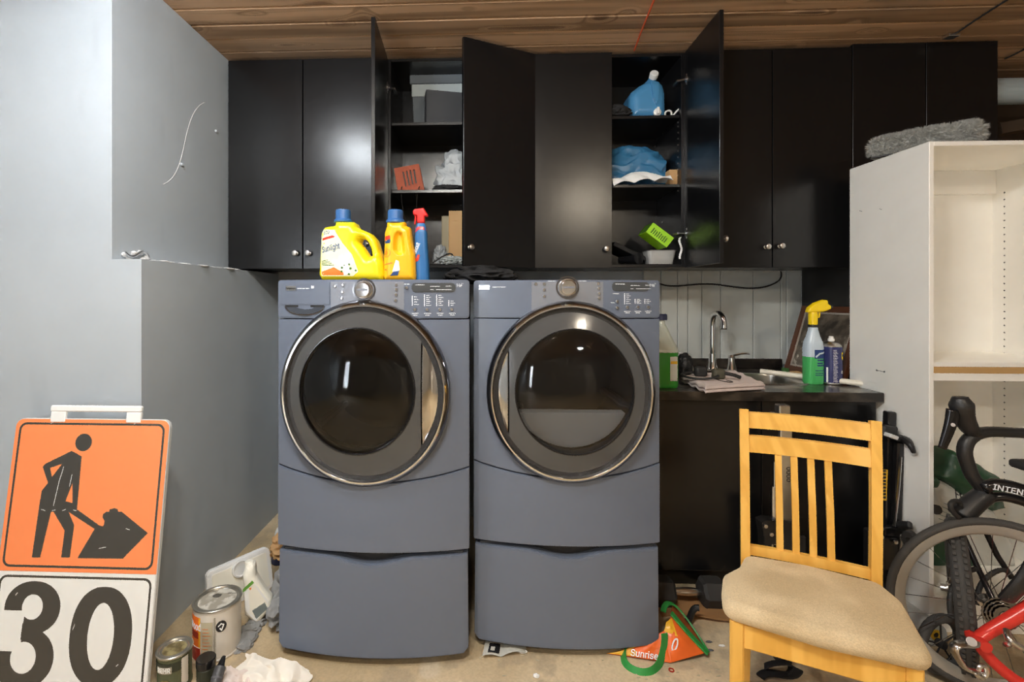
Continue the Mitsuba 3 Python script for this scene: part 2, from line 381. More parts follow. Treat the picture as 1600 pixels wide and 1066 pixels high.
# the walled-in chase on the left: its lower half stands out further than the upper one
LOWX, UPX, LEDGE = X(221, FRONT), X(175, FRONT), 1.467
struct('wall_left', [panel(Polygon([(XL - .3, 0), (LOWX, 0), (LOWX, LEDGE), (UPX, LEDGE), (UPX, CEIL), (XL - .3, CEIL)]), FRONT, WALL - FRONT), box(XL - .3, XL, YR, FRONT, 0, CEIL, 0)], 'grey_wall_paint')
struct('wall_back', box(XL, 2.75, WALL, WALL + .1, 0, CEIL, 0), 'grey_wall_paint')
edges = [1005, 1033, 1059, 1075, 1097, 1126, 1177, 1220, 1229, 1252, 1275]
for a, b in zip(edges[:-1], edges[1:]):
    part('wall_back', 'board', box(X(a, 2.885) + .0012, X(b, 2.885) - .0012, 2.884, WALL + .005, 0.93, CEIL - .3, 0.004), 'panelling_paint', smooth=False)
struct('wall_alcove', [box(2.6, XR, 3.2, 3.3, 0, CEIL, 0), box(2.74, 2.8, WALL, 3.2, 0, CEIL, 0)], 'dark_timber')
struct('wall_right', box(XR, XR + .1, YR, 3.3, 0, CEIL, 0), 'cream_wall')
W0, W1 = -2.80, -2.36
struct('wall_rear', [box(XL, W0, YR - .1, YR, 0, CEIL, 0), box(W1, XR, YR - .1, YR, 0, CEIL, 0), box(W0, W1, YR - .1, YR, 0, .35, 0), box(W0, W1, YR - .1, YR, 2.15, CEIL, 0)], 'cream_wall')
struct('window_1', [box(W0, W1, YR - .08, YR + .03, .32, .38), box(W0, W1, YR - .08, YR + .03, 2.12, 2.18), box(W0 - .03, W0 + .03, YR - .08, YR + .03, .35, 2.15), box(W1 - .03, W1 + .03, YR - .08, YR + .03, .35, 2.15)], 'white_melamine')
q = numbered('window_1__pane')
scene[q] = mikit.ply(box(W0 + .03, W1 - .03, YR - .06, YR - .05, .38, 2.12, 0), {'type': 'diffuse'}, emitter={'type': 'area', 'radiance': {'type': 'rgb', 'value': DAYLIGHT}})
k = struct('door_1', box(2.0, 2.8, YR - .01, YR + .03, 0.01, 2.05), 'white_melamine')
part('door_1', 'door_handle', lathe([(0, 0), (.025, .01), (.028, .03), (.012, .04), (.012, .06)], 16, (0, 0, 0)).apply_transform(trimesh.transformations.rotation_matrix(-math.pi / 2, [1, 0, 0])).apply_translation([2.08, YR + .03, 1.0]), 'brushed_nickel')
# pine boards overhead, each one 124 mm wide
struct('ceiling', box(XL, XR, YR, 3.3, CEIL + .012, CEIL + .1, 0), 'dark_timber')
row0 = math.floor((YR + 20) / .124)
for i in range(53):
    y0 = (row0 + i) * .124 - 20
    dz = random.uniform(-.002, .002)
    part('ceiling', 'board', box(XL, XR, y0 + .0025, y0 + .1215, CEIL + dz, CEIL + .014, .0065), 'pine_boards', smooth=False)
# lamps
def lamp(x, y, r, rad, label):
    k = thing('ceiling_lamp', label, 'lamp')
    part(k, 'base', lathe([(0, .018), (r + .02, .018), (r + .025, 0), (r + .02, -.012), (r, -.014), (0, -.014)], 40, (x, y, CEIL - .022)), 'white_melamine')
    q = numbered(k + '__diffuser')
    scene[q] = mikit.ply(lathe([(0, -.115), (r * .5, -.106), (r * .82, -.080), (r * .96, -.05), (r * .92, -.025), (r * .8, -.0145), (0, -.0145)], 40, (x, y, CEIL - .022)), {'type': 'diffuse'}, True, emitter={'type': 'area', 'radiance': {'type': 'rgb', 'value': rad}})
lamp(-1.05, 0.95, .16, LAMP_NEAR, 'round white flush ceiling lamp nearest the left wall')
lamp(-0.42, 0.25, .09, LAMP_ROOM, 'small round white ceiling lamp above the camera, left of the pair')
lamp(-0.12, 0.25, .09, LAMP_ROOM, 'small round white ceiling lamp above the camera, right of the pair')
lamp(1.3, -1.3, .16, LAMP_RIGHT, 'round warm flush ceiling lamp behind the camera')

# flaws of the left wall
q = at(209, 392, FRONT + .06)
w = thing('broken_wall_anchor', 'torn white wall anchor hanging from a hole low on the grey wall by the ledge', 'wall anchor')
yy = lambda u: atx(u, 392, UPX)[1]
part(w, 'plaster_rim', [crumple((UPX + .004, yy(u), LEDGE + dz), (.007, .012, .008), .7, 3, 3, int(u)) for u, dz in ((193, .022), (200, .013), (208, .030), (218, .038), (228, .02), (222, .010))], 'plaster')
part(w, 'bracket', tube(spl([(UPX + .008, yy(192), LEDGE + .03), (UPX + .016, yy(200), LEDGE + .016), (UPX + .014, yy(212), LEDGE + .034), (UPX + .012, yy(229), LEDGE + .016)], 24), .005, 8), 'worn_chrome')
part('wall_left', 'chipped_edge', [crumple((UPX + random.uniform(0, LOWX - UPX), random.uniform(FRONT + .1, 2.45), LEDGE), (.012, .03, .004), .8, 3, 2, i) for i in range(26)] + [crumple((UPX + .002, random.uniform(FRONT + .1, 2.47), LEDGE + .002), (.006, .03, .004), .8, 3, 2, 60 + i) for i in range(12)], 'plaster')
for u, v in ((337, 205), (283, 257)):
    p = atx(u, v, UPX)
    solo('wall_screw_plug', move(turn(lathe([(0, .010), (.006, .010), (.009, 0), (.009, -.004), (0, -.004)], 14), 90, (0, 1, 0)), *p), 'grey_wall_paint', 'painted-over screw plug on the grey wall, ' + ('upper one near cabinet' if u > 300 else 'lower one by the scratch'), 'screw plug')
part('wall_left', 'scratch', tube(spl([atx(320, 160, UPX), atx(297, 190, UPX), atx(288, 225, UPX), atx(278, 262, UPX), atx(255, 288, UPX)], 30), .0016, 6), 'plaster')

# ------------------------------------------------------------------ black wall cabinets
CT, CB = Z(86, CABF), Z(418, CABF)
UA, UB, UC, UD, UE = X(356, CABF), X(605, CABF), X(835, CABF), X(1072, CABF), X(1332, CABF)
UF = X(1560, CABF)
BACK = WALL - .02
def knob(parent, p, d=(0, -1, 0)):
    m = lathe([(0, 0), (.010, 0), (.010, .002), (.0055, .004), (.005, .014), (.0135, .019), (.0155, .025), (.013, .030), (.006, .032), (0, .0325)], 20)
    m.apply_transform(trimesh.geometry.align_vectors([0, 0, 1], d)); m.apply_translation(p)
    return part(parent, 'knob', m, 'brushed_nickel')
def carcass(k, x0, x1, zs, open_=True):
    y0 = CABF + .0195
    part(k, 'carcass', [box(x0, x0 + .016, y0, BACK, CB, CT), box(x1 - .016, x1, y0, BACK, CB, CT), box(x0 + .016, x1 - .016, y0, BACK, CB, CB + .016), box(x0 + .016, x1 - .016, y0, BACK, CT - .016, CT), box(x0 + .01, x1 - .01, BACK - .008, BACK, CB + .01, CT - .01)], 'black_melamine', smooth=False)
    for z in zs:
        part(k, 'shelf', box(x0 + .017, x1 - .017, y0 + .015, BACK - .009, z - .016, z, .001), 'black_melamine', smooth=False)
def door(k, hx, w, side, ang=0.0, z0=None, z1=None, knob_z=None):
    "hinged at hx; side = +1: leaf runs to +x from the hinge; ang = degrees open"
    z0, z1 = z0 or CB - .004, z1 or CT
    a = math.radians(ang); ex = np.array([side * math.cos(a), -math.sin(a), 0])
    m = box(0.002, w - .002, 0, .018, z0, z1, .0015); m = m if side > 0 else m
    v = np.asarray(m.vertices)
    n = np.array([-math.sin(a) * side, -math.cos(a), 0])       # outward face direction
    P = np.array([hx, CABF + .018, 0]) + v[:, :1] * ex + (.018 - v[:, 1:2]) * n + v[:, 2:] * np.array([0, 0, 1])
    f = m.faces if side > 0 else m.faces[:, ::-1]
    dk = part(k, 'door', trimesh.Trimesh(P, f, process=False), 'black_melamine', smooth=False)
    zk = knob_z or z0 + .078
    knob(dk, np.array([hx, CABF + .018, zk]) + ex * (w - .034) + n * .018, n)
    return dk, ex, n
def hinge(dk, hx, z, ex, n, side=1):
    "cup hinge between the leaf's inner face and the carcass side"
    o = np.array([hx, CABF + .018, z]) + ex * .024
    m = [move(turn(lathe([(0, 0), (.017, 0), (.017, .003), (.012, .007), (0, .007)], 18), 0), 0, 0, 0)]
    m[0].apply_transform(trimesh.geometry.align_vectors([0, 0, 1], -n)); m[0].apply_translation(o)
    m.append(bar(o - n * .006, o - n * .030 + np.array([0, .030, .004]), .012, .008))
    m.append(bar(o - n * .030 + np.array([0, .022, .004]), o - n * .030 + np.array([0, .085, .004]), .016, .012))
    m.append(bar(o + np.array([0, 0, -.028]), o + np.array([0, 0, .028]), .010, .004, up=n))
    return part(dk, 'hinge', m, 'worn_chrome')
def pins(k, x, face, zs, y):
    for z in zs: part(k, 'shelf_pin', move(turn(lathe([(0, 0), (.0042, 0), (.0042, .0035), (0, .004)], 8), 90 * face, (0, 1, 0)), x, y, z), 'worn_chrome')

a = thing('wall_cabinet', 'black wall cabinet with two closed doors next to the grey wall', 'cabinet', 'black wall cabinets')
carcass(a, UA, UB, (1.85, 2.22)); mid = X(473, CABF)
door(a, UA, mid - UA, 1, 0, knob_z=Z(395, CABF)); door(a, UB, UB - mid, -1, 0, knob_z=Z(395, CABF))
b = thing('wall_cabinet', 'black wall cabinet with both doors open, grey boxes and cardboard inside', 'cabinet', 'black wall cabinets')
SB1, SB2 = Z(190, CABF + .04), Z(296, CABF + .04)
carcass(b, UB, UC, (SB2, SB1)); wb = (UC - UB) / 2
d1, e1, n1 = door(b, UB, wb, 1, 87, knob_z=Z(380, 2.15)); d2, e2, n2 = door(b, UC, wb + .03, -1, 27, knob_z=Z(386, 2.3))
hinge(d1, UB, 2.42, e1, n1); hinge(d1, UB, 1.62, e1, n1)
c = thing('wall_cabinet', 'black wall cabinet with left door closed and right door wide open, blue jug inside', 'cabinet', 'black wall cabinets')
SC1, SC2 = Z(185, CABF + .04), Z(291, CABF + .04)
carcass(c, UC, UD, (SC2, SC1)); wc = X(957, CABF) - UC
door(c, UC, wc, 1, 0, knob_z=Z(390, CABF)); d3, e3, n3 = door(c, UD, UD - UC - wc, -1, 90, knob_z=Z(376, 2.2))
hinge(d3, UD, Z(128, CABF - .02), e3, n3, -1); hinge(d3, UD, Z(366, CABF - .02), e3, n3, -1)
pins(c, UD - .016, -1, [SC2 + .05 + .032 * i for i in range(9)] + [SC2 - .03, SC1 - .03], CABF + .06)
pins(c, UD - .016, -1, [SC2 - .012, SC1 - .012, SC2 + .16, SC2 - .16], CABF + .28)
d = thing('wall_cabinet', 'black wall cabinet with two closed doors above the sink', 'cabinet', 'black wall cabinets')
carcass(d, UD, UE, (1.9, 2.25)); mid = X(1207, CABF)
door(d, UD, mid - UD, 1, 0, knob_z=Z(388, CABF)); door(d, UE, UE - mid, -1, 0, knob_z=Z(387, CABF))
e = thing('pantry_cabinet', 'tall black pantry cabinet behind the white shelf unit', 'cabinet')
CT2 = CT + .015
part(e, 'carcass', [box(UE + .002, UE + .018, CABF + .0195, BACK, .08, CT2), box(UF - .016, UF, CABF + .0195, BACK, .08, CT2), box(UE + .018, UF - .016, CABF + .0195, BACK, CT2 - .016, CT2), box(UE + .018, UF - .016, CABF + .0195, BACK, .08, .1), box(UE + .018, UF - .016, BACK - .01, BACK, .1, CT2 - .016), box(UE + .02, UF - .02, CABF + .06, CABF + .08, 0, .08)], 'black_melamine', smooth=False)
mid = X(1447, CABF)
door(e, UE, mid - UE, 1, 0, z0=.09, z1=CT2, knob_z=1.1); door(e, UF, UF - mid, -1, 0, z0=.09, z1=CT2, knob_z=1.1)

# ------------------------------------------------------------------ duct, beam, cables overhead
solo('air_duct', [turn(lathe([(.062, 0), (.066, 0), (.066, 1.6), (.062, 1.6), (.062, 0)], 36), 90, (0, 1, 0), (0, 0, 0)).apply_translation([UF + .03, 2.66, Z(143, 2.66, 1575)])], 'galvanised', 'round galvanised air duct running off to the right of the pantry cabinet', 'duct')
pq = at(1556, 180, 2.62)
solo('timber_beam', bar(at(1550, 205, 2.75), at(1700, 178, 2.75), .10, .06), 'dark_timber', 'dark sloping timber brace below the air duct', 'beam')
ceil_at = lambda u, v, dz=.006: onz(u, v, CEIL - dz)
solo('orange_cable', tube(spl([ceil_at(1085, -160), ceil_at(1030, -20), ceil_at(1018, 10), ceil_at(1005, 42), ceil_at(1001, 52), ceil_at(993, 74), ceil_at(991, 79)], 40), .0042, 8), mat('orange_sheath', lin(205, 92, 55), .5), 'orange cable stapled across the pine ceiling above the middle cabinets', 'cable')
solo('black_cable', tube(spl([ceil_at(1590, -10), ceil_at(1545, 18), ceil_at(1500, 48), ceil_at(1486, 58)], 30), .004, 8), 'rubber', 'thin black cable along the pine ceiling ending at a small bracket', 'cable')
solo('black_cable', tube(spl([ceil_at(1620, 62), ceil_at(1595, 80), ceil_at(1570, 92)], 20), .004, 8), 'rubber', 'short black cable on the ceiling in the far right corner', 'cable')
pb = ceil_at(1488, 55)
solo('cable_bracket', box(pb[0] - .03, pb[0] + .02, pb[1] - .02, pb[1] + .02, CEIL - .018, CEIL - .003), 'worn_chrome', 'small grey bracket on the ceiling where the black cable ends', 'bracket')

# ------------------------------------------------------------------ washer and dryer (on drawer pedestals)
def appliance(kind, x0, yf, label, washer):
    k = thing(kind, label, 'washing machine' if washer else 'dryer')
    S = FPX / yf                                   # px per metre near the front's middle
    cx = x0; uc = 578 if washer else 887
    lx = lambda u: (u - uc) / S * 1.0
    zz = lambda v: EYE - (v - CY) / S
    hw = .354 if washer else .347; bow = lambda x, z: .045 * (x / hw) ** 2
    F = Frame((cx, yf, 0))
    TOP, SEAM, BODY, PED, BOT = 1.389, 1.247, .411, .398, .033
    rx, rz, cz = .300, .327, zz(616) if washer else zz(611)
    dx = lx(570) if washer else lx(890)
    hole = ellipse(dx, cz, rx - .012, rz - .012)
    # shell
    part(k, 'body', F([box(-hw + .018, -hw + .026, .05, .78, .42, TOP - .012), box(hw - .026, hw - .018, .05, .78, .42, TOP - .012), box(-hw + .018, hw - .018, .05, .78, TOP - .02, TOP - .002, .004), box(-hw + .02, hw - .02, .77, .78, .42, TOP - .02), box(-hw + .02, hw - .02, .05, .78, .415, .43)]), 'slate_side')
    # lower edge of the door panel: arc
    xs = np.linspace(-hw, hw, 33); arc = .660 + .048 * (xs / hw) ** 2
    up = Polygon([(-hw, SEAM - .0015), *[(x, z + .002) for x, z in zip(xs, arc)], (hw, SEAM - .0015)]).difference(hole)
    W = dict(warp=bow, ref=.03)
    part(k, 'front_panel', F(panel(up, 0, .05, .006, **W)), 'slate_enamel', 28)
    low = Polygon([*[(x, z - .002) for x, z in zip(xs, arc)], (hw, BODY + .004), (hw - .004, BODY), (-hw + .004, BODY), (-hw, BODY + .004)])
    part(k, 'lower_panel', F(panel(low, -.004, .05, .006, **W)), 'slate_enamel', 28)
    # console in three fields
    a, b = (lx(515), lx(632)) if washer else (lx(831), lx(941))
    inner = ellipse(dx, cz, rx - .004, rz - .004)
    con = rrect(-hw, hw, SEAM + .0015, TOP, .012)
    cp = part(k, 'console', F(panel(con.difference(inner), -.003, .05, .005, **W)), 'slate_enamel', 28)
    part(k, 'console_centre', F(panel(sbox(a, SEAM + .004, b, TOP - .007).difference(ellipse(dx, cz, rx + .003, rz + .003)), -.0045, .02, .001, **W)), 'silver_console', 28)
    def onp(m):
        m = tri(m); return F(trimesh.Trimesh(np.c_[m.vertices[:, 0], m.vertices[:, 1] + bow(m.vertices[:, 0], 0), m.vertices[:, 2]], m.faces, process=False))
    fy = -.0032
    if washer:
        sc = Polygon([(lx(436), zz(478)), *[(lx(470) + .0771 * math.cos(t), zz(478) - .034 * math.sin(t)) for t in np.linspace(math.pi, 0, 20)]])
        part(k, 'dispenser_drawer', onp(panel(rrect(-hw + .004, a - .003, zz(478) + .002, TOP - .006, .006), -.006, .02, .003, ref=.03)), 'slate_enamel', 28)
        part(k, 'dispenser_grip', onp(panel(sc, -.0045, .01)), 'slate_side')
        part(k, 'grip_shadow_gap', onp(panel(sbox(lx(437), zz(478) - .006, lx(503.5), zz(478) + .0015), -.0048, .002)), 'soft_black')
        part(k, 'dispenser_lip', onp(tube([(lx(470) + .0771 * math.cos(t), -.006, zz(478) - .034 * math.sin(t)) for t in np.linspace(math.pi, 0, 24)], .0022, 8)), 'dark_chrome')
        fy = -.0063
    bz = zz(450) if washer else zz(449)
    bx = lx(446.5) if washer else lx(757)
    part(k, 'badge', onp(panel(rrect(bx - .020, bx + .021, bz - .008, bz + .008, .002), fy - .002, .0025, .0005)), 'worn_chrome')
    part(k, 'badge_lettering', onp(text('Kenmore', .0085, bx, bz - .0045, fy - .0022, center=True, bold=True, squeeze=.8)), 'soft_black', smooth=False)
    tick = []
    def line(u0, u1, v, h=.0028): tick.append(panel(sbox(lx(u0), zz(v) - h / 2, lx(u1), zz(v) + h / 2), -.0055, .0006))
    if washer: line(458, 479, 450.5); line(482, 487, 448.5, .010)
    else: line(770, 791, 448.5)
    part(k, 'series_lettering', onp(tri([move(t, 0, fy + .0052, 0) for t in tick])), 'white_print', smooth=False, kind='stuff'); tick.clear()
    part(k, 'model_mark', onp([text('He', .011, lx(714) if washer else lx(1016), zz(448), -.0036, bold=True), text('5t', .006, (lx(714) if washer else lx(1016)) + .017, zz(444.5), -.0036)]), 'white_print', smooth=False)
    kx, kz = (lx(569), zz(453)) if washer else (lx(886), zz(449.5))
    kn = lathe([(.0335, 0), (.0335, .006), (.031, .008), (.0285, .008), (.0275, .026), (.024, .029), (.0, .027)], 40)
    kd = part(k, 'dial', onp(move(turn(kn, 90, (1, 0, 0)), kx, -.004, kz)), 'worn_chrome')
    part(kd, 'grip_bar', onp(move(panel(rrect(-.020, .020, -.004, .004, .003), -.0335, .008, .002), kx, -.001, kz)), 'silver_console')
    ring = lathe([(.040, 0), (.042, .0015), (.037, .0015), (.0365, 0)], 40)
    part(kd, 'ring', onp(move(turn(ring, 90, (1, 0, 0)), kx, -.0045, kz)), 'dark_chrome')
    bt = lathe([(0, .006), (.0045, .0055), (.0062, .003), (.0068, 0), (0, 0)], 14)
    spots = [(522, 447), (535, 445), (534, 456), (533, 466), (620, 445), (620, 452.5), (619.5, 460.5), (619, 469.5), (636, 449.5), (649, 484), (668, 484), (688, 484), (706.5, 484)] if washer else \
            [(837, 444), (850, 444), (850, 453), (850, 463), (933, 443.5), (934, 451), (934.5, 458.5), (934.5, 466), (963, 471), (963, 481), (979, 480), (996, 480), (1013, 480)]
    for u, v in spots:
        part(k, 'button', onp(move(turn(bt, 90, (1, 0, 0)), lx(u), -.004, zz(v))), 'worn_chrome', smooth=40)
    for s in (-1, 1):
        for i in range(5):
            u = kx * S + uc + s * (17 if s > 0 else 30 - 2 * i); line(u, u + 12, 443.5 + 6 * i - (0 if washer else 4), .0022)
    if washer:
        for u0, u1, v in ((606, 617, 445), (610, 616, 452), (611, 616, 470), (520, 529, 457), (520, 529, 466), (631, 641, 444)): line(u0, u1, v)
        cols = ((645, 462, 478, 4), (664, 460, 479, 6), (683, 460, 479, 6), (702, 469, 479, 3)); pads = (649, 668, 688, 707); dsp = (644, 712.5, 442, 456.5)
    else:
        for u0, u1, v in ((921, 930, 443), (922, 930, 451), (923, 930, 458), (917, 930, 466), (956, 966, 459), (953, 959, 473)): line(u0, u1, v)
        cols = ((975, 458, 476, 6), (992, 467, 475, 4), (1008, 467, 475, 3)); pads = (979, 996, 1013); dsp = (955, 1015, 441, 455)
    for u, v0, v1, n in cols:
        tick.append(panel(sbox(lx(u - .7), zz(v1), lx(u + .7), zz(v0)), -.0055, .0006))
        for i in range(n): line(u + 2.5, u + (10 if i % 2 else 7.5), v0 + (v1 - v0) * (i + .5) / n, .0024)
    for u in pads: line(u - 5, u + 6, 490 if washer else 486.5); line(u - 3, u + 4, 493 if washer else 489)
    part(k, 'console_print', onp(tri([move(t, 0, .0017 - (.0012 if False else 0), 0) for t in tick])), 'white_print', smooth=False, kind='stuff'); tick.clear()
    dp = part(k, 'display', onp(panel(rrect(lx(dsp[0]), lx(dsp[1]), zz(dsp[3]), zz(dsp[2]), .014), -.0065, .006, .0015, ref=.03)), 'display_glass')
    for u0, u1, v in ((dsp[0] + 5, dsp[0] + 20, dsp[2] + 3.2), (dsp[0] + 29, dsp[0] + 44, dsp[2] + 5.4), (dsp[0] + 53, dsp[0] + 62, dsp[2] + 5), (dsp[0] + 29, dsp[0] + 34, dsp[2] + 10.5), (dsp[0] + 38, dsp[0] + 62, dsp[2] + 10.5)): line(u0, u1, v, .0022)
    part(dp, 'print', onp(tri([move(t, 0, -.0016, 0) for t in tick])), 'white_print', smooth=False, kind='stuff')
    # the door: ring, smoked bezel, bowl of glass, handle; the drum behind
    def sweep(prof, n=96):
        m = lathe(prof, n); v = np.array(m.vertices)
        return F(trimesh.Trimesh(np.c_[dx + v[:, 0], -v[:, 2] + bow(dx, 0), cz + v[:, 1] * (rz / rx)], m.faces[:, ::-1] if False else m.faces, process=False))
    dr_ = part(k, 'door_ring', sweep([(rx + .006, -.03), (rx + .006, .004), (rx + .002, .016), (rx - .006, .024), (rx - .006, -.03), (rx + .006, -.03)]), 'dark_chrome', 40)
    part(dr_, 'bright_lip', sweep([(rx - .006, .0), (rx - .006, .0245), (rx - .010, .029), (rx - .015, .029), (rx - .018, .024), (rx - .018, .0), (rx - .006, .0)]), 'chrome', 40)
    part(dr_, 'seal_groove', sweep([(rx - .0182, .002), (rx - .0182, .012), (rx - .037, .012), (rx - .037, .002), (rx - .0182, .002)]), 'soft_black')
    wx, wz, wrx, wrz = (dx - .022, cz + .012, .206, .222) if washer else (dx + .012, cz + .004, .212, .226)
    dome = lambda x, z: bow(dx, 0) - .050 * np.clip(1 - ((x - dx) / rx) ** 2 - ((z - cz) / rz) ** 2, 0, 1)
    disc = ellipse(dx, cz, rx - .033, rz - .035)
    chord = lx(661) if washer else lx(795)
    grip = disc.intersection(sbox(chord, 0, 2, 3) if washer else sbox(-2, 0, chord, 3))
    part(k, 'door_bezel', F(panel(disc.difference(ellipse(wx, wz, wrx, wrz)).difference(grip.buffer(.002)), -.004, .014, .002, warp=dome, ref=.02)), 'smoked_bezel', 28)
    g = panel(ellipse(wx, wz, wrx + .004, wrz + .004).difference(grip.buffer(.001)), 0, .004, 0, warp=dome, ref=.02)
    n = 24; rings = []
    bowl = lambda s: .004 + .085 * (1 - s ** 2.2) - .02
    for s in np.linspace(1, .02, 14):
        a_ = np.linspace(0, 2 * np.pi, 64, endpoint=False)
        x_, z_ = wx + wrx * s * np.cos(a_), wz + wrz * s * np.sin(a_)
        rings.append(np.c_[x_, dome(x_, z_) + .002 - .018 * (1 - s ** 3), z_])
    gl = loft(rings, caps=True)
    part(k, 'door_glass', F(gl), 'door_glass' if washer else 'dryer_glass', True)
    part(k, 'window_rim', F(tube([(wx + (wrx + .001) * math.cos(t), float(dome(wx + wrx * math.cos(t), wz + wrz * math.sin(t))) - .003, wz + (wrz + .001) * math.sin(t)) for t in np.linspace(0, 2 * np.pi, 72, endpoint=False)], .0028, 6, closed=True)), 'gloss_black')
    gw = lambda x, z: dome(x, z) + .012 * np.sin(np.clip((np.abs(x - chord) / .075), 0, 1) * np.pi)
    part(k, 'door_handle', F(panel(grip.buffer(-.003), -.010, .016, .003, warp=gw, ref=.012)), 'chrome', 28)
    # drum
    dm = lathe([(.232, .02), (.262, .03), (.262, .44), (.10, .46), (.0, .44), (0, .47), (.27, .47), (.27, .02), (.232, .02)], 64)
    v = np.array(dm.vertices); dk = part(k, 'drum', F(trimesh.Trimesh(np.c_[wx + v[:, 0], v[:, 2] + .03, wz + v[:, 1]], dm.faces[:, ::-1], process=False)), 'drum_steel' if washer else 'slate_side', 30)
    for i in range(3):
        t = math.radians(100 + 120 * i)
        p = np.array([wx + .235 * math.cos(t), 0, wz + .235 * math.sin(t)])
        part(dk, 'fin', F(bar(p + (0, .1, 0), p + (0, .42, 0), .03, .06, up=(math.cos(t), 0, math.sin(t)), c=.012)), 'drum_steel' if washer else 'slate_side')
    if washer:
        part(k, 'gasket', F(trimesh.Trimesh(np.c_[wx + (q := np.array((gk := lathe([(.255, 0), (.255, .05), (.235, .06), (.222, .045), (.228, .02), (.218, 0), (.255, 0)], 64)).vertices))[:, 0], .02 + q[:, 2], wz + q[:, 1]], gk.faces[:, ::-1], process=False)), 'rubber', 40)
    else:
        lint = ellipse(wx, wz, .225, .225).intersection(sbox(-2, 0, 2, zz(649)))
        part(k, 'lint_housing', F(panel(lint, .05, .06, .006)), mat('grey_plastic', [.42, .44, .46], .5))
    # pedestal with its drawer
    part(k, 'pedestal', F(box(-hw + .022, hw - .022, .045, .76, BOT, PED + .008, .004)), 'slate_side')
    ws = .17; xs2 = np.linspace(-hw + .006, hw - .006, 61)
    scoop = PED - .004 - .026 * np.where(np.abs(xs2) < ws, .5 * (1 + np.cos(np.pi * xs2 / ws)), 0)
    dp = Polygon([(-hw + .003, BOT + .02), (-hw + .02, BOT), (hw - .02, BOT), (hw - .003, BOT + .02), *zip(xs2[::-1], scoop[::-1])]).buffer(-.003).buffer(.003)
    part(k, 'pedestal_drawer', F(panel(dp, -.004, .045, .008, **W)), 'slate_enamel', 28)
    part(k, 'drawer_recess', F(panel(rrect(-hw + .02, hw - .02, PED - .04, BODY - .002, .004), .035, .02, warp=bow, ref=.04)), 'soft_black')
    for x in (-.28, .28):
        for y in (.1, .7): part(k, 'foot', F(lathe([(0, 0), (.022, 0), (.022, .012), (.01, .016), (.01, BOT + .004), (0, BOT + .004)], 16, (x, y, 0))), 'rubber')
    return k
WYF, DYF = 1.70, 1.775
WX = X(578, WYF); DX = X(887.5, DYF)
wash = appliance('washing_machine', WX, WYF, 'slate blue front-load washing machine on a drawer pedestal, detergent bottles on its top', True)
dry = appliance('tumble_dryer', DX, DYF, 'slate blue front-load tumble dryer on a drawer pedestal beside the sink counter', False)

# ------------------------------------------------------------------ bottles on the washer
for kk, c_, r_ in (('yellow_plastic', [.86, .70, .012], .3), ('orange_plastic', [.86, .44, .012], .3), ('blue_plastic', lin(52, 96, 150), .35), ('red_plastic', lin(214, 40, 38), .3), ('deep_blue_plastic', lin(44, 98, 150), .3),
                   ('white_plastic', [.74, .74, .72], .4), ('label_cream', [.88, .84, .52], .45), ('label_white', [.80, .80, .78], .45), ('ink_blue', lin(28, 58, 110), .5), ('ink_red', lin(205, 52, 30), .5), ('ink_orange', lin(225, 120, 40), .5),
                   ('clear_plastic_blue', lin(70, 130, 175), .25), ('card', lin(188, 150, 104), .8), ('card_pale', lin(176, 166, 140), .8), ('grey_bag', lin(150, 155, 158), .4), ('lime', lin(150, 205, 30), .45), ('lime_dark', lin(60, 95, 20), .5),
                   ('brick_orange', lin(178, 84, 52), .6), ('dark_grey_card', [.035, .037, .042], .7), ('slate_card', [.085, .10, .115], .7), ('speckle', [.36, .40, .41], .8), ('frosted', lin(150, 155, 152), .3), ('ink_grey', lin(110, 120, 120), .6), ('black_cloth', [.012, .012, .013], .9), ('yellow_trigger', lin(240, 205, 20), .35)):
    mat(kk, c_, r_)
STAND = 1.3895
yb = 1.84; R, S_ = (480, 310), 7.893
k = thing('detergent_jug', 'big yellow detergent jug with blue cap standing on the washing machine', 'detergent jug')
out = Polygon(zpx(yb, R, S_, (160, 1016), (122, 945), (135, 700), (150, 420), (190, 345), (320, 325), (330, 278), (560, 278), (600, 350), (760, 420), (830, 500), (870, 620), (920, 800), (935, 945), (915, 1016))).buffer(-.006).buffer(.006)
hol = Polygon(zpx(yb, R, S_, (630, 492), (680, 488), (730, 535), (765, 620), (778, 695), (745, 715), (690, 625), (620, 525))).buffer(.002)
body = drop(puffy(out.difference(hol), yb, .12, .034, .005, 10), STAND)
part(k, 'body', body, 'yellow_plastic', True)
c0 = at(R[0] + 445 / S_, 347.5, yb + .06)
part(k, 'cap', lathe([(0, -.004), (.030, -.004), (.036, -.001), (.0365, .006), (.030, .012), (.0295, .045), (.0275, .049), (.0, .049)], 36, c0), 'blue_plastic', 35)
def dec(name, poly, m, y, par, surf, th=.0006, off=.0006):
    return part(par, name, drape(panel(poly.intersection(out.buffer(-.004)) if y == yb else poly, y, th, ref=.012), surf, off), m)
dec('label', Polygon(zpx(yb, R, S_, (160, 380), (330, 400), (430, 560), (545, 700), (620, 900), (560, 950), (180, 950), (165, 700))).buffer(.003), 'label_cream', yb, k, body)
dec('label_ribbon', Polygon(zpx(yb, R, S_, (182, 492), (315, 456), (345, 472), (318, 486), (184, 520))), 'ink_red', yb, k, body, off=.0016)
def lettering(par, name, s, h, u, v, y, m, surf, reg=R, sc=S_, tilt=0.0, off=.0018, **kw):
    q = at(reg[0] + u / sc, reg[1] + v / sc, y); t = text(s, h, 0, 0, 0, **kw)
    t = move(turn(t, -tilt, (0, 1, 0)), q[0], y, q[2])
    return part(par, name, drape(t, surf, off), m, smooth=False)
lettering(k, 'lettering', 'Sunlight', .0225, 178, 672, yb, 'ink_blue', body, bold=True, squeeze=.62, slant=.12, tilt=13)
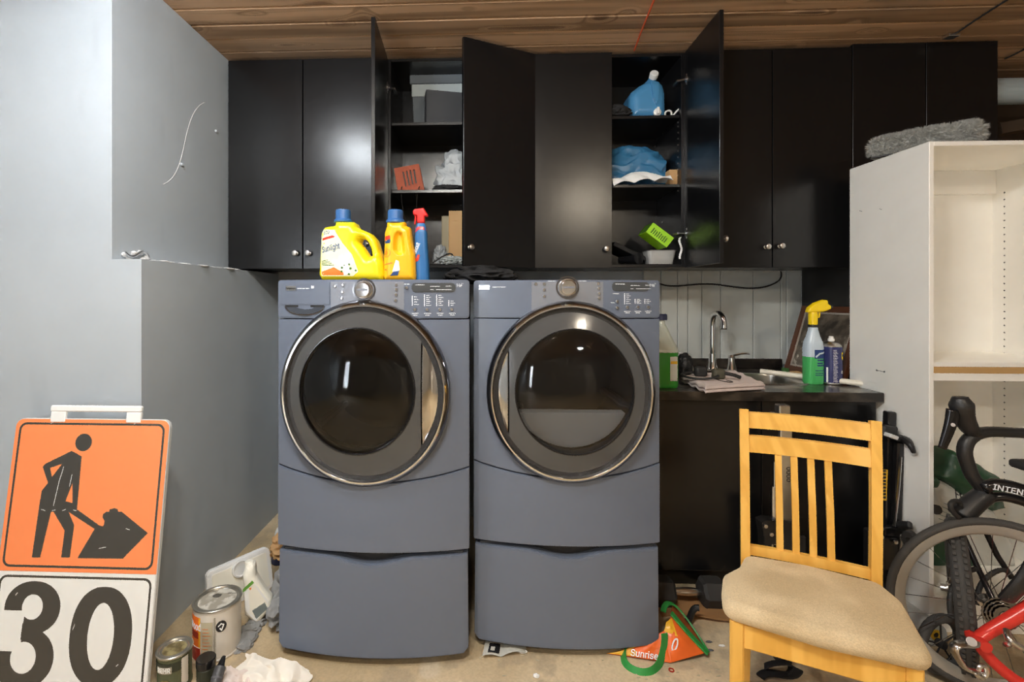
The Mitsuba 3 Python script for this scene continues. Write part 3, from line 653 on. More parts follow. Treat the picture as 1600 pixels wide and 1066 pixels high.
lettering(k, 'lettering', '100', .013, 196, 448, yb, 'ink_blue', body, bold=True, squeeze=.75, slant=.1, tilt=8)
fl = []
for u, v, r in ((430, 740, 40), (500, 720, 36), (470, 800, 44), (390, 790, 36), (540, 790, 30), (490, 870, 36), (430, 850, 30), (470, 930, 22), (510, 910, 24), (340, 780, 26)):
    cq = zpx(yb, R, S_, (u, v))[0]
    fl += [Point(cq[0] + .6 * r / S_ / 405 * math.cos(t), cq[1] + .6 * r / S_ / 405 * math.sin(t)).buffer(.55 * r / S_ / 405, 6) for t in np.arange(5) * 1.2566 + u]
dec('label_blossom', unary_union(fl), 'label_white', yb, k, body, off=.0014)
dec('label_leaf', unary_union([Point(*zpx(yb, R, S_, (u, v))[0]).buffer(r / S_ / 405, 5) for u, v, r in ((430, 855, 14), (520, 815, 12), (535, 865, 16), (425, 900, 11), (515, 935, 12), (460, 825, 8), (600, 890, 12))]), 'lime_dark', yb, k, body, off=.0024)
dec('label_small_print', unary_union([LineString(zpx(yb, R, S_, (178, 776 + 17 * i), (255 + 24 * i, 762 + 20 * i))).buffer(.0011) for i in range(4)]), 'lime_dark', yb, k, body, off=.0016)
dec('label_band', Polygon(zpx(yb, R, S_, (178, 905), (330, 850), (500, 945), (185, 950))), 'ink_orange', yb, k, body, off=.0011)

k = thing('detergent_bottle', 'orange-yellow detergent bottle with blue cap between the yellow jug and the red-headed spray', 'detergent bottle')
R = (590, 310)
out = Polygon(zpx(yb, R, S_, (75, 1016), (64, 970), (65, 780), (75, 420), (100, 340), (104, 280), (332, 280), (340, 330), (395, 352), (425, 560), (455, 700), (465, 970), (455, 1016))).buffer(-.005).buffer(.005)
b0 = puffy(out, yb, .075, .026, .003, 10)
dent_ = zpx(yb, R, S_, (190, 640), (192, 500), (215, 425), (260, 400), (305, 425), (325, 500), (338, 660), (310, 700), (240, 700))
b1 = b0.copy(); v = np.array(b1.vertices); dp_ = shapely.distance(shapely.points(v[:, [0, 2]]), Polygon(dent_)); ins = shapely.contains_xy(Polygon(dent_), v[:, 0], v[:, 2]); de = shapely.distance(Polygon(dent_).exterior, shapely.points(v[:, [0, 2]]))
v[:, 1] += np.where(ins & (v[:, 1] < yb + .03), (lambda q_: .020 * q_ * q_ * (3 - 2 * q_))(np.clip(de / .011, 0, 1)), 0); b1 = trimesh.Trimesh(v, b1.faces, process=False)
body = drop(b1, STAND); part(k, 'body', body, 'orange_plastic', True)
c0 = at(R[0] + 220 / S_, 348.5, yb + .037)
part(k, 'cap', lathe([(0, -.003), (.031, -.003), (.0365, 0), (.036, .008), (.0305, .014), (.030, .046), (.027, .050), (0, .050)], 36, c0), 'blue_plastic', 35)
dec('brand_patch', Polygon(zpx(yb, R, S_, (84, 470), (150, 455), (156, 500), (84, 520))), 'ink_red', yb, k, b0, off=.001)
dec('brand_patch', Polygon(zpx(yb, R, S_, (84, 522), (156, 503), (154, 550), (84, 560))), 'ink_blue', yb, k, b0, off=.001)
dec('emblem', Point(*zpx(yb, R, S_, (104, 672))[0]).buffer(.0165).difference(Point(*zpx(yb, R, S_, (104, 672))[0]).buffer(.0145)).intersection(sbox(-9, 0, 9, 9)), 'ink_orange', yb, k, b0, off=.001)
dec('emblem', LineString(zpx(yb, R, S_, (84, 690), (104, 640), (118, 670), (96, 690), (104, 700))).buffer(.0016), 'ink_orange', yb, k, b0, off=.001)
dec('label_print', unary_union([LineString(zpx(yb, R, S_, (80, 818), (178, 796))).buffer(.0022), LineString(zpx(yb, R, S_, (88, 880), (100, 878))).buffer(.003)]), 'ink_orange', yb, k, b0, off=.001)
dec('label_swoosh', Polygon(zpx(yb, R, S_, (190, 870), (225, 760), (262, 775), (275, 880), (255, 900), (180, 905))), 'label_white', yb, k, b0, off=.001)
dec('label_banner', Polygon(zpx(yb, R, S_, (155, 955), (195, 905), (268, 895), (250, 950))), 'ink_blue', yb, k, b0, off=.0016)

k = thing('spray_bottle', 'blue stain-remover spray bottle with red trigger head on the washing machine', 'spray bottle')
ys = 1.86; q = lambda a, b: at(R[0] + a / S_, R[1] + b / S_, ys)
rings = []
for zv, l, r, dd in ((1018, 472, 632, .048), (1005, 468, 634, .05), (800, 458, 626, .05), (600, 448, 612, .048), (420, 452, 602, .044), (360, 458, 598, .040), (335, 466, 590, .034), (300, 480, 572, .026)):
    a_, b_ = q(l, zv), q(r, zv); rings.append(sring((a_[0] + b_[0]) / 2, ys + .025, a_[2], b_[0] - a_[0], dd, 2.8))
sb = drop(loft(rings), STAND); part(k, 'body', sb, 'deep_blue_plastic', 40)
dec('red_shoulder', Polygon(zpx(ys, R, S_, (462, 345), (592, 345), (598, 395), (540, 380), (500, 385), (458, 420))), 'red_plastic', ys, k, sb, off=.0006)
lettering(k, 'lettering', 'Shout', .017, 470, 690, ys, 'label_white', sb, R, S_, 68, bold=True, squeeze=.7, off=.001)
dec('label_flash', Polygon(zpx(ys, R, S_, (462, 735), (500, 690), (522, 700), (505, 765), (464, 790))), 'ink_red', ys, k, sb, off=.0008)
part(k, 'collar', lathe([(0, 0), (.0115, 0), (.012, .006), (0, .006)], 20, q(525, 318) + (0, .025, 0)), 'white_plastic')
hd = Polygon(zpx(ys, R, S_, (425, 150), (445, 122), (560, 106), (616, 198), (608, 212), (572, 216), (572, 296), (480, 296), (476, 205), (428, 190)))
part(k, 'trigger_head', puffy(hd, ys + .012, .028, .006, .004, 4), 'red_plastic', True)
part(k, 'trigger', tube(spl([q(452, 190) + (0, .025, 0), q(456, 230) + (0, .025, 0), q(452, 270) + (0, .025, 0), q(446, 308) + (0, .025, 0)], 12), .0032, 8), 'red_plastic')

solo('draped_cloth', crumple((X(752, 2.25), 2.25, 1.391 + .025), (.14, .22, .045), .5, 1.8, 5, 12, floor=1.3905), 'black_cloth', 'crumpled black cloth lying across the tops of washer and dryer', 'cloth')

# ------------------------------------------------------------------ inside the second cabinet
yy = 2.68
k = thing('storage_box', 'grey lidded storage box at the back of the top shelf', 'box')
x0, x1 = X(644, yy), X(644, yy) + .34; zl = Z(131, yy); z0 = SB1 + .0005
bx_ = loft([np.array([(x0 + .012, yy, z0), (x1, yy, z0), (x1, yy + .16, z0), (x0 + .012, yy + .16, z0)]), np.array([(x0, yy - .006, zl), (x1, yy - .006, zl), (x1, yy + .166, zl), (x0, yy + .166, zl)])])
part(k, 'box_body', bx_, 'slate_card', False)
part(k, 'lid', box(x0 - .012, x1 + .01, yy - .016, yy + .172, zl, Z(108, yy), .004), 'slate_card', False)
part(k, 'paper_band', box(x0 - .001, x1, yy - .010, yy - .0045, Z(150, yy), zl, .001), 'speckle', False)
f = Frame(at(666, 189, 2.56) * (1, 1, 0) + (0, 0, SB1 + .0005), (math.cos(math.radians(14)), math.sin(math.radians(14)), 0))
solo('black_box', f(box(0, .22, 0, .075, 0, Z(138, 2.56) - SB1, .002)), 'dark_grey_card', 'small black box on the top shelf in front of the grey lidded box', 'box', smooth=False)
k = thing('slotted_box', 'brick-orange slotted plastic holder on the middle shelf, cords hanging from it', 'holder')
yo = 2.56
R2, S2 = (600, 220), 5.079
fp = Polygon(zpx(yo, R2, S2, (78, 205), (275, 168), (318, 378), (108, 388))).buffer(-.003).buffer(.003)
sl = unary_union([LineString(zpx(yo, R2, S2, (150 + 29 * i, 236 - 6 * i), (174 + 27 * i, 352 - 8 * i))).buffer(.0042) for i in range(4)])
part(k, 'face', drop(panel(fp.difference(sl), yo, .012, .002), SB2 + .001), 'brick_orange')
part(k, 'shell', drop(panel(fp.buffer(-.002), yo + .0125, .06, 0), SB2 + .001), 'brick_orange', False)
part(k, 'slot_backing', panel(sl.buffer(.001), yo + .0115, .0009), 'soft_black', False)
for a_, b_ in (((628, 296), (630, 330)), ((655, 296), (651, 326))):
    p = at(*a_, yo - .005); p2 = at(*b_, yo + .02)
    part(k, 'cord', tube(spl([p + (0, .03, .012), p + (0, -.012, .006), (p + p2) / 2 + (-.003, -.012, 0), p2, p2 + (.0, .06, -.10)], 24), .0022, 6), 'rubber')
solo('plastic_bag', crumple(at(712, 258, 2.64) * (1, 1, 0) + (0, 0, SB2 + .095), (.085, .06, .10), .9, 1.7, 5, 5, floor=SB2 + .001, lim=(UB + .02, UC - .02, CABF + .10, BACK - .012, SB2 + .0005, SB1 - .02)), 'grey_bag', 'crumpled grey-white plastic bag on the middle shelf beside the open door', 'bag')
solo('black_pouch', crumple(at(700, 290, 2.57) * (1, 1, 0) + (0, 0, SB2 + .014), (.07, .035, .018), .6, 2, 3, 9, floor=SB2 + .0008), 'black_cloth', 'flat black pouch hanging over the middle shelf edge', 'pouch')
bz = CB + .0165
x0 = X(701, 2.66)
k = thing('cardboard_box', 'upright brown cardboard box on the bottom shelf half hidden by the open door', 'box')
part(k, 'carton', box(x0, x0 + .12, 2.66, 2.74, bz, Z(329, 2.66)), 'card', False)
part(k, 'flap', box(x0 + .002, x0 + .118, 2.658, 2.66, Z(345, 2.66), Z(330, 2.66), .0005), 'card', False)
solo('pale_board', box(X(690, 2.75), X(690, 2.75) + .15, 2.75, 2.765, bz, Z(337, 2.75)), 'card_pale', 'pale board standing behind the brown cardboard box', 'board', smooth=False)
p = at(690, 404, 2.58); p[2] = bz + .006
solo('power_cable', tube(spl([p + (-.10, -.01, 0), p + (-.04, -.02, .012), p + (.02, 0, .05), p + (.055, .01, .055), p + (.062, .01, .02), p + (.03, -.02, .002), p + (-.01, -.03, .0), p + (-.06, -.02, .002)], 60), .0042, 8), 'rubber', 'loop of black cord on the bottom shelf beside the cardboard box', 'cord')
solo('clear_wrapper', crumple(at(707, 402, 2.55) * (1, 1, 0) + (0, 0, bz + .02), (.05, .03, .022), .9, 2.4, 4, 21, floor=bz), 'frosted', 'crumpled clear wrapper on the bottom shelf in front of the cardboard box', 'wrapper')
solo('silver_wrapper', crumple(at(688, 384, 2.66) * (1, 1, 0) + (0, 0, bz + .045), (.03, .03, .055), .9, 2.4, 4, 23, floor=bz), 'grey_bag', 'crumpled silvery wrapper on the bottom shelf left of the cardboard box', 'wrapper')

# ------------------------------------------------------------------ inside the third cabinet
yj = 2.57; R3, S3 = (950, 80), 6.268
k = thing('detergent_jug', 'translucent blue detergent jug lying on its side on the top shelf, white cap forward', 'detergent jug')
jb = Polygon(zpx(yj, R3, S3, (225, 645), (220, 420), (250, 360), (330, 300), (420, 250), (520, 262), (560, 300), (580, 380), (585, 645))).buffer(-.008).buffer(.008)
jug = drop(puffy(jb, yj, .20, .05, .007, 14), SC1 + .0008); part(k, 'body', jug, 'clear_plastic_blue', True)
part(k, 'grip', drape(panel(Polygon(zpx(yj, R3, S3, (420, 290), (500, 290), (490, 460), (470, 520), (440, 460))).buffer(.002), 0, .012, .006, ref=.01), jug, 0), 'clear_plastic_blue')
pc = at(R3[0] + 465 / S3, R3[1] + 205 / S3, yj)
cp = lathe([(0, -.05), (.017, -.05), (.018, -.022), (.022, -.02), (.0225, .006), (.020, .010), (0, .010)], 28); cp.apply_transform(trimesh.geometry.align_vectors([0, 0, 1], [0, -.86, .5])); cp.apply_translation(pc + (0, .02, -.002))
part(k, 'cap', cp, 'white_plastic'); 
nk = lathe([(.026, -.07), (.0215, -.03), (.0205, 0)], 24); nk = loft([sring(0, 0, z, 2 * r, 2 * r, 2) for r, z in ((.04, -.085), (.028, -.055), (.0205, -.035), (.0205, -.01))]); nk.apply_transform(trimesh.geometry.align_vectors([0, 0, 1], [0, -.86, .5])); nk.apply_translation(pc + (0, .02, -.002))
part(k, 'neck', nk, 'clear_plastic_blue')
part(k, 'label', drape(panel(Polygon(zpx(yj, R3, S3, (410, 640), (405, 545), (520, 530), (535, 640))).buffer(-.001), 0, .001, ref=.01), jug), 'clear_plastic_blue')
tq = at(R3[0] + 480 / S3, R3[1] + 605 / S3, yj - .004)
part(k, 'tap', [turn(lathe([(0, 0), (.019, 0), (.020, .012), (.012, .016), (0, .016)], 24), 90, (1, 0, 0)).apply_translation(tq + (0, .004, .002)), box(tq[0] - .006, tq[0] + .006, tq[1] - .024, tq[1] - .01, tq[2] - .012, tq[2] + .024)], 'white_plastic')
solo('dark_cloth', crumple(at(962, 172, 2.56) * (1, 1, 0) + (0, 0, SC1 + .018), (.062, .045, .036), .8, 2, 4, 31, floor=SC1 + .001), 'black_cloth', 'heap of dark cloth on the top shelf left of the blue jug', 'cloth')
p = at(1053, 176, 2.56); p[2] = SC1 + .006
solo('cable_coil', tube(spl([p + (-.035, .01, .0), p + (-.03, 0, .03), p + (-.016, 0, .026), p + (-.012, 0, -.001), p + (.01, -.01, .022), p + (.036, -.01, .040), p + (.04, .005, .034), p + (.025, .02, .01), p + (.012, .03, -.001)], 60), .0046, 8), 'white_plastic', 'coiled white cord on the top shelf right of the blue jug', 'cord')
solo('blue_bag', crumple(at(985, 262, 2.71) * (1, 1, 0) + (0, 0, SC2 + .085), (.17, .08, .12), .8, 1.6, 5, 41, floor=SC2 + .001, lim=(UC + .02, UD - .03, CABF + .14, BACK - .012, SC2 + .0005, SC1 - .03)), mat('blue_film', lin(52, 108, 148), .3), 'crumpled blue plastic bag on the middle shelf', 'bag')
def wsheet(u, v):
    x = X(955, 2.54) + u * .30; y = 2.49 + v * .13; z = SC2 + .012 + .05 * u * (1 - .5 * u) * (1 - v) * .8 + .06 * v * np.sin(u * 3) ** 2 + .018 * np.abs(np.sin(u * 9 + v * 5)) + .012 * (meshkit.fbm(np.c_[u * 5, v * 4, 0 * u], 3, 3) - .3)
    z = np.where(y < CABF + .034, z + .0 * z - .03 * (CABF + .034 - y) / .04, z)
    return np.c_[x, y, z]
solo('white_bag', sheet(wsheet, 60, 30, .002), 'label_white', 'crumpled white plastic sheet in front of the blue bag on the middle shelf', 'bag')
solo('small_carton', box(X(1046, 2.56), X(1068, 2.56), 2.56, 2.62, SC2 + .0005, SC2 + .085), 'card', 'small open cardboard carton at the right end of the middle shelf', 'box', smooth=False)
R4, S4 = (950, 210), 4.847
f0 = [at(R4[0] + a / S4, R4[1] + b / S4, 2.55) for a, b in ((287, 740), (345, 668), (512, 785), (445, 858))]
fr = Frame(f0[0], f0[3] - f0[0], f0[1] - f0[0]); Lx, Lz = np.linalg.norm(f0[3] - f0[0]), np.linalg.norm(f0[1] - f0[0])
k = thing('green_carton', 'lime green carton lying tilted on the clear tub', 'box')
part(k, 'carton', fr(box(0, Lx, 0, .13, 0, Lz, .001)), 'lime', False)
part(k, 'side_panel', fr(box(-.0012, -.0002, .002, .128, .002, Lz - .002, 0)), 'lime_dark', False)
part(k, 'printing', fr([box(.02 + .012 * i, .026 + .012 * i, -.0008, .0002, .012, Lz * (.7 - .05 * (i % 3)), 0) for i in range(8)]), 'lime_dark', False)
scene['clear_tub_plastic'] = {'type': 'blendbsdf', 'weight': .45, 'a': {'type': 'twosided', 'bsdf': {'type': 'roughplastic', 'diffuse_reflectance': {'type': 'rgb', 'value': [.5, .5, .49]}, 'alpha': .15}}, 'b': {'type': 'thindielectric', 'int_ior': 1.45}}
zt = bz + .0005; xa, xb_ = X(1012, 2.53), X(1058, 2.53)
def tub(w, d, z0, z1, t):
    return lambda: None
k = thing('clear_tub', 'clear plastic food tub on the bottom shelf below the green carton', 'tub')
cxm, wd = (xa + xb_) / 2, xb_ - xa
part(k, 'tub', loft([sring(cxm, 2.58, zt, .82 * wd, .09, 5), sring(cxm, 2.58, zt + .07, wd, .11, 5), sring(cxm, 2.58, zt + .073, wd * 1.06, .12, 5), sring(cxm, 2.58, zt + .073, wd * 1.04, .117, 5), sring(cxm, 2.58, zt + .07, .97 * wd, .107, 5), sring(cxm, 2.58, zt + .003, .80 * wd, .087, 5)]), 'clear_tub_plastic', 30)
part(k, 'contents', [crumple((cxm + dx_, 2.57, zt + .012), (.012, .012, .007), .5, 3, 2, i) for i, dx_ in enumerate((-.02, .0, .016))], 'card_pale', kind='stuff')
solo('black_torch', tube(spl([(X(975, 2.6), 2.66, bz + .032), (X(988, 2.6), 2.58, bz + .032), (X(993, 2.6), 2.545, bz + .032)], 12), np.r_[np.full(8, .022), np.linspace(.024, .031, 4)], 18), 'gloss_black', 'black torch-like tube on the bottom shelf left of the clear tub', 'torch')
solo('black_tray', bar((X(950, 2.6), 2.62, bz + .11), (X(1003, 2.6), 2.66, bz + .03), .16, .022), 'soft_black', 'dark flat case leaning on the bottom shelf', 'case', smooth=False)
solo('black_hose', tube(spl([(X(1000, 2.6), 2.62, bz + .03), (X(1012, 2.7), 2.68, bz + .06), (X(1035, 2.7), 2.70, bz + .065), (X(1062, 2.7), 2.66, bz + .03)], 24), .026, 14), 'rubber', 'thick black hose on the bottom shelf behind the clear tub', 'hose')
p = at(1063, 371, 2.46)
solo('white_tape', tube(spl([p, p + (-.004, -.004, -.03), p + (.006, 0, -.06), p + (0, .004, -.09), p + (.001, .006, -.108)], 24), .0045, 6, sec=[(1.2, .3), (1.2, -.3), (-1.2, -.3), (-1.2, .3)]), 'label_white', 'torn strip of white tape hanging from the lower hinge of the open door', 'tape')

# ------------------------------------------------------------------ sink counter
CZ, CY0 = .91, 2.16
CX0, CX1 = DX + .36, X(1380, CY0)
SX0, SX1, SY0, SY1 = X(1100, 2.36), X(1272, 2.36), 2.345, 2.66
k = thing('sink_base_cabinet', 'black two-door base cabinet under the sink counter', 'cabinet')
CXR = CX1 - .010
part(k, 'carcass', [box(CX0 + .01, CX0 + .026, CY0 + .045, 2.88, .1, CZ - .04), box(CXR - .016, CXR, CY0 + .045, 2.88, .1, CZ - .04), box(CX0 + .02, CXR - .01, CY0 + .045, 2.88, .1, .116), box(CX0 + .02, CXR - .01, 2.86, 2.88, .1, CZ - .04), box(CX0 + .02, CXR - .01, CY0 + .10, CY0 + .115, 0, .1)], 'black_melamine', False)
mid = X(1190, CY0 + .025)
for a_, b_ in ((CX0 + .01, mid), (mid, CXR)):
    part(k, 'door', box(a_ + .0015, b_ - .0015, CY0 + .025, CY0 + .043, .105, CZ - .045), 'black_melamine', False)
k = thing('countertop', 'dark laminate countertop with backsplash and sink cut-out', 'countertop')
hole = rrect(SX0, SX1, SY0, SY1, .07)
top = tri(m3.Manifold.extrude(cs(sbox(CX0, CY0, CX1, 2.87).difference(hole)), .04).translate((0, 0, CZ - .04)))
part(k, 'slab', top, 'dark_laminate', False)
part(k, 'front_edge', tube([(CX0, CY0, CZ - .02), (CX1, CY0, CZ - .02)], 1, 4, sec=[(.004, .0195), (.004, -.0195), (-.004, -.0195), (-.004, .0195)]), 'dark_laminate', False)
part(k, 'backsplash', box(CX0, CX1, 2.865, 2.884, CZ, .966, .003), 'dark_laminate', False)
k = thing('sink', 'stainless steel drop-in sink', 'sink')
scx, scy, sw, sd = (SX0 + SX1) / 2, (SY0 + SY1) / 2, SX1 - SX0, SY1 - SY0
prof = [(1.045, .9105, 5), (1.045, .914, 5), (1.02, .9155, 5), (.985, .914, 5), (.97, .905, 5), (.94, .80, 5), (.90, .765, 5), (.80, .752, 4), (.10, .748, 2), (.02, .747, 2)]
part(k, 'bowl', loft([sring(scx, scy, z, sw * s, sd * s, e, 56) for s, z, e in prof] + [sring(scx, scy, z - .003, sw * s * .99, sd * s * .99, e, 56) for s, z, e in prof[::-1][:-3]], caps=False), 'stainless', 40)
part(k, 'drain', lathe([(0, .751), (.03, .751), (.034, .7535), (.03, .7545), (.018, .752), (0, .752)], 24, (scx, scy, 0)), 'chrome')
FY = 2.745
k = thing('faucet', 'chrome two-handle gooseneck faucet behind the sink', 'faucet')
fu = [X(u, FY) for u in (1076, 1113, 1143)]
part(k, 'deck_plate', rbox(fu[0] - .02, fu[2] + .02, FY - .025, FY + .025, CZ + .0005, CZ + .014, .006), 'chrome', 40)
part(k, 'spout_base', lathe([(.030, .012), (.029, .016), (.022, .04), (.0185, .075), (.017, .10), (0, .10)], 28, (fu[1], FY, CZ)), 'chrome')
zt = Z(489, FY, 1113)
part(k, 'spout', tube(spl([*[(fu[1], FY, CZ + .09 + (zt - .07 - CZ - .09) * i / 6) for i in range(7)], (fu[1] + .001, FY - .01, zt - .025), (fu[1] + .004, FY - .05, zt), (fu[1] + .009, FY - .095, zt - .02), (fu[1] + .012, FY - .105, zt - .06), (fu[1] + .012, FY - .106, zt - .085)], 48), np.r_[np.full(44, .0145), .0155, .016, .016, .0155], 20), 'chrome', True)
for x_, s in ((fu[0], -1), (fu[2], 1)):
    h = part(k, 'handle', lathe([(.027, .012), (.026, .016), (.019, .045), (.015, .075), (.0165, .082), (.012, .092), (0, .094)], 24, (x_, FY, CZ)), 'chrome')
    part(h, 'lever', tube(spl([(x_, FY, CZ + .086), (x_ + s * .03, FY - .012, CZ + .098), (x_ + s * .062, FY - .02, CZ + .104), (x_ + s * .085, FY - .024, CZ + .103)], 16), np.linspace(.009, .0065, 16), 12, sec=[(1.2 * math.cos(t), .75 * math.sin(t)) for t in np.linspace(0, 2 * np.pi, 12, endpoint=False)]), 'chrome')
solo('wall_wire', tube(spl([at(1024, 440, 2.878), at(1048, 447, 2.878), at(1072, 446, 2.876), at(1110, 444, 2.876), at(1150, 449, 2.875), at(1185, 450, 2.874), at(1208, 444, 2.875), at(1219, 436, 2.876), at(1220, 424, 2.877)], 80), .0042, 8), 'rubber', 'black cable sagging across the grey panelling above the faucet', 'cable')
for kk, c_, r_ in (('green_liquid', lin(52, 132, 48), .2), ('green_clear', lin(70, 170, 95), .22), ('milky_plastic', lin(176, 182, 172), .35), ('milky_clear', lin(186, 200, 212), .3), ('paper_label', lin(188, 186, 176), .6), ('can_blue', lin(42, 46, 92), .3), ('navy_cap', lin(36, 42, 70), .5), ('towel', lin(196, 182, 178), .95), ('pvc', lin(224, 218, 202), .4), ('walnut', lin(84, 48, 30), .4), ('mount', lin(160, 150, 140), .7), ('ochre', lin(205, 160, 40), .6), ('label_blue', lin(38, 62, 112), .5)):
    mat(kk, c_, r_)
# green jug
b_ = onz(1046, 606, CZ); jx, jy = X(1032, 2.30), 2.30
w = 2 * (X(1064.5, 2.22) - jx)
k = thing('cleaner_jug', 'large translucent jug of green cleaner with navy cap beside the dryer', 'jug')
H = [(0, 1, 1), (.008, 1.02, 1), (Z(545, 2.24) - CZ, 1.02, 1)]
part(k, 'lower_body', loft([sring(jx, jy, CZ + .0008, w * .95, .15, 4), sring(jx, jy, CZ + .01, w, .16, 4), sring(jx, jy, CZ + .155, w, .16, 4), sring(jx, jy, CZ + .162, w * 1.01, .162, 4)]), 'green_liquid')
part(k, 'upper_body', loft([sring(jx, jy, CZ + .1625, w * 1.01, .162, 4), sring(jx, jy, CZ + .18, w * .99, .16, 4), sring(jx, jy, CZ + .215, w * .78, .125, 3), sring(jx, jy, CZ + .27, w * .46, .075, 2.2), sring(jx, jy, CZ + .292, w * .30, .05, 2), sring(jx, jy, CZ + .31, w * .30, .05, 2)]), 'milky_plastic')
part(k, 'cap', lathe([(0, .308), (.030, .308), (.030, .333), (.026, .336), (0, .336)], 24, (jx, jy, CZ)), 'navy_cap')
part(k, 'label', box(X(1047, jy - .081), X(1058.5, jy - .081), jy - .0825, jy - .0805, CZ + .035, CZ + .145, .0004), 'paper_label', False)
part(k, 'label_band', box(X(1048, jy - .081), X(1058, jy - .081), jy - .0835, jy - .0826, CZ + .112, CZ + .125, 0), 'ochre', False)
# towel, safety glasses
def tow(u, v):
    a0, a1, a2, a3 = onz(1064, 592, CZ + .018), onz(1102, 612, CZ + .012), onz(1196, 606, CZ + .012), onz(1150, 583, CZ + .016)
    p = ((1 - u)[:, None] * ((1 - v)[:, None] * a1 + v[:, None] * a0) + u[:, None] * ((1 - v)[:, None] * a2 + v[:, None] * a3))
    e = np.minimum(np.minimum(u, 1 - u), np.minimum(v, 1 - v))
    p[:, 2] = CZ + .0225 + .014 * np.clip(e / .06, 0, 1) ** .5 + .006 * (meshkit.fbm(np.c_[u * 3, v * 3, 0 * u], 3, 2) - .5) + .004 * np.sin(v * 20) * (e < .05)
    return p
k = thing('folded_towel', 'folded pinkish-white towel on the front edge of the counter', 'towel')
part(k, 'top_fold', sheet(tow, 50, 40, .008), 'towel', True)
part(k, 'lower_fold', sheet(lambda u, v: tow(u, v) * (1, 1, 1) - (0, .0, .0145), 50, 40, .0075), 'towel', True)
g = onz(1122, 588, CZ + .05); gx, gy = float(g[0]), float(g[1]); gz = CZ + .036
k = thing('ear_defenders', 'black headband with grey cups lying on the folded towel', 'ear defenders')
part(k, 'headband', tube(spl([(gx + .0, gy - .0, gz + .02), (gx - .06, gy - .05, gz + .012), (gx - .12, gy - .03, gz + .008), (gx - .15, gy + .04, gz + .012), (gx - .11, gy + .09, gz + .014), (gx - .05, gy + .07, gz + .02)], 50), .0055, 8), 'rubber')
for dx_, dy_ in ((0, 0), (-.05, .07)):
    part(k, 'ear_cup', rbox(gx - .028 + dx_, gx + .03 + dx_, gy - .02 + dy_, gy + .02 + dy_, gz - .002, gz + .05, .016), mat('olive_cup', lin(72, 70, 58), .6) if dx_ == 0 else 'rubber', 40)
part(k, 'arm', tube(spl([(gx + .02, gy - .01, gz + .03), (gx + .07, gy - .02, gz + .02), (gx + .09, gy - .02, gz + .012)], 14), .008, 8), 'rubber')
part(k, 'wire', tube(spl([(gx - .02, gy - .02, gz + .01), (gx - .01, gy - .07, gz + .003), (gx + .01, gy - .10, gz + .004), (gx + .012, gy - .05, gz + .006)], 24), .0018, 6), 'rubber')
solo('black_holster', crumple((X(1072, 2.6), 2.62, CZ + .05), (.035, .03, .055), .5, 1.6, 3, 8, floor=CZ + .001), 'soft_black', 'small black holster standing beside the green jug and the faucet', 'holster')
# pvc pipe
pa, pe = onz(1188, 581, CZ + .03), onz(1356, 601, CZ + .015)
pa[2], pe[2] = CZ + .032, CZ + .016
k = thing('white_pipe', 'white plastic pipe lying across the sink rim and counter', 'pipe')
dd = pe - pa; L = np.linalg.norm(dd)
m = lathe([(.0105, 0), (.0135, 0), (.0135, L), (.0105, L), (.0105, L - .05), (0, L - .05), (0, .05), (.0105, .05), (.0105, 0)], 20); m.apply_transform(trimesh.geometry.align_vectors([0, 0, 1], dd / L)); m.apply_translation(pa)
part(k, 'tube', m, 'pvc', 40)
# picture frame leaning on the pantry side
BL, BR = np.array([X(1224, 2.78), 2.78, CZ + .008]), np.array([X(1316, 2.38), 2.38, CZ + .008])
f = Frame(BL, BR - BL, (.13, .03, .45))
fw, fh = float(np.linalg.norm(BR - BL)), .375
print('frame size', fw, 'left', CX0, 'right', CX1)
k = thing('picture_frame', 'brown wooden picture frame with a brown printed picture leaning behind the spray bottle', 'picture')
o, i_ = sbox(0, 0, fw, fh), sbox(.032, .032, fw - .032, fh - .032)
part(k, 'frame', f(panel(o.difference(i_), 0, .022, .003)), 'walnut')
part(k, 'mount', f(panel(i_.buffer(.004).difference(sbox(.042, .042, fw - .042, fh - .042)), .005, .004)), 'mount', False)
def sepia(p, n, uv):
    a = fbm(p.x * 30 + p.y * 22, p.z * 26, p.y * 12, 4); b = fbm(p.y * 60, p.z * 34, p.x * 50, 3); low = smoothstep(1.17, 0.98, p.z)
    c = mix([.055, .042, .032], [.16, .13, .10], smoothstep(.3, .7, a))
    return mix(c, mi.Color3f(.55, .50, .42), low * smoothstep(.55, .72, b))
part(k, 'print', f(panel(sbox(.036, .036, fw - .036, fh - .036), .008, .003)), mat('sepia_print', proc(sepia), .18), False)
# spray bottle and can
sx, sy = float(onz(1277, 601, CZ)[0]), float(onz(1277, 601, CZ)[1]) + .03
sc_ = sy / FPX * 1.0
k = thing('spray_bottle', 'clear spray bottle of green liquid with yellow trigger at the counter edge', 'spray bottle')
zz_ = lambda v: Z(v, sy, 1277) - (Z(601, sy, 1277) - CZ)
wS = (X(1292, sy) - X(1262, sy)) * .92
part(k, 'liquid', loft([sring(sx, sy, CZ + .0008, wS * .92, wS * .80, 2.6), sring(sx, sy, CZ + .01, wS, wS * .86, 2.6), sring(sx, sy, zz_(559), wS, wS * .86, 2.6)]), 'green_clear')
part(k, 'bottle', loft([sring(sx, sy, zz_(559) + .0005, wS, wS * .86, 2.6), sring(sx, sy, zz_(545), wS, wS * .86, 2.6), sring(sx, sy, zz_(536), wS * .95, wS * .8, 2.4), sring(sx, sy, zz_(528), wS * .72, wS * .62, 2.2), sring(sx, sy, zz_(518), wS * .52, wS * .5, 2), sring(sx, sy, zz_(513), wS * .46, wS * .46, 2)]), 'milky_clear', 40)
lb = loft([sring(sx, sy, zz_(574), wS, wS * .86, 2.6), sring(sx, sy, zz_(545), wS, wS * .86, 2.6)])
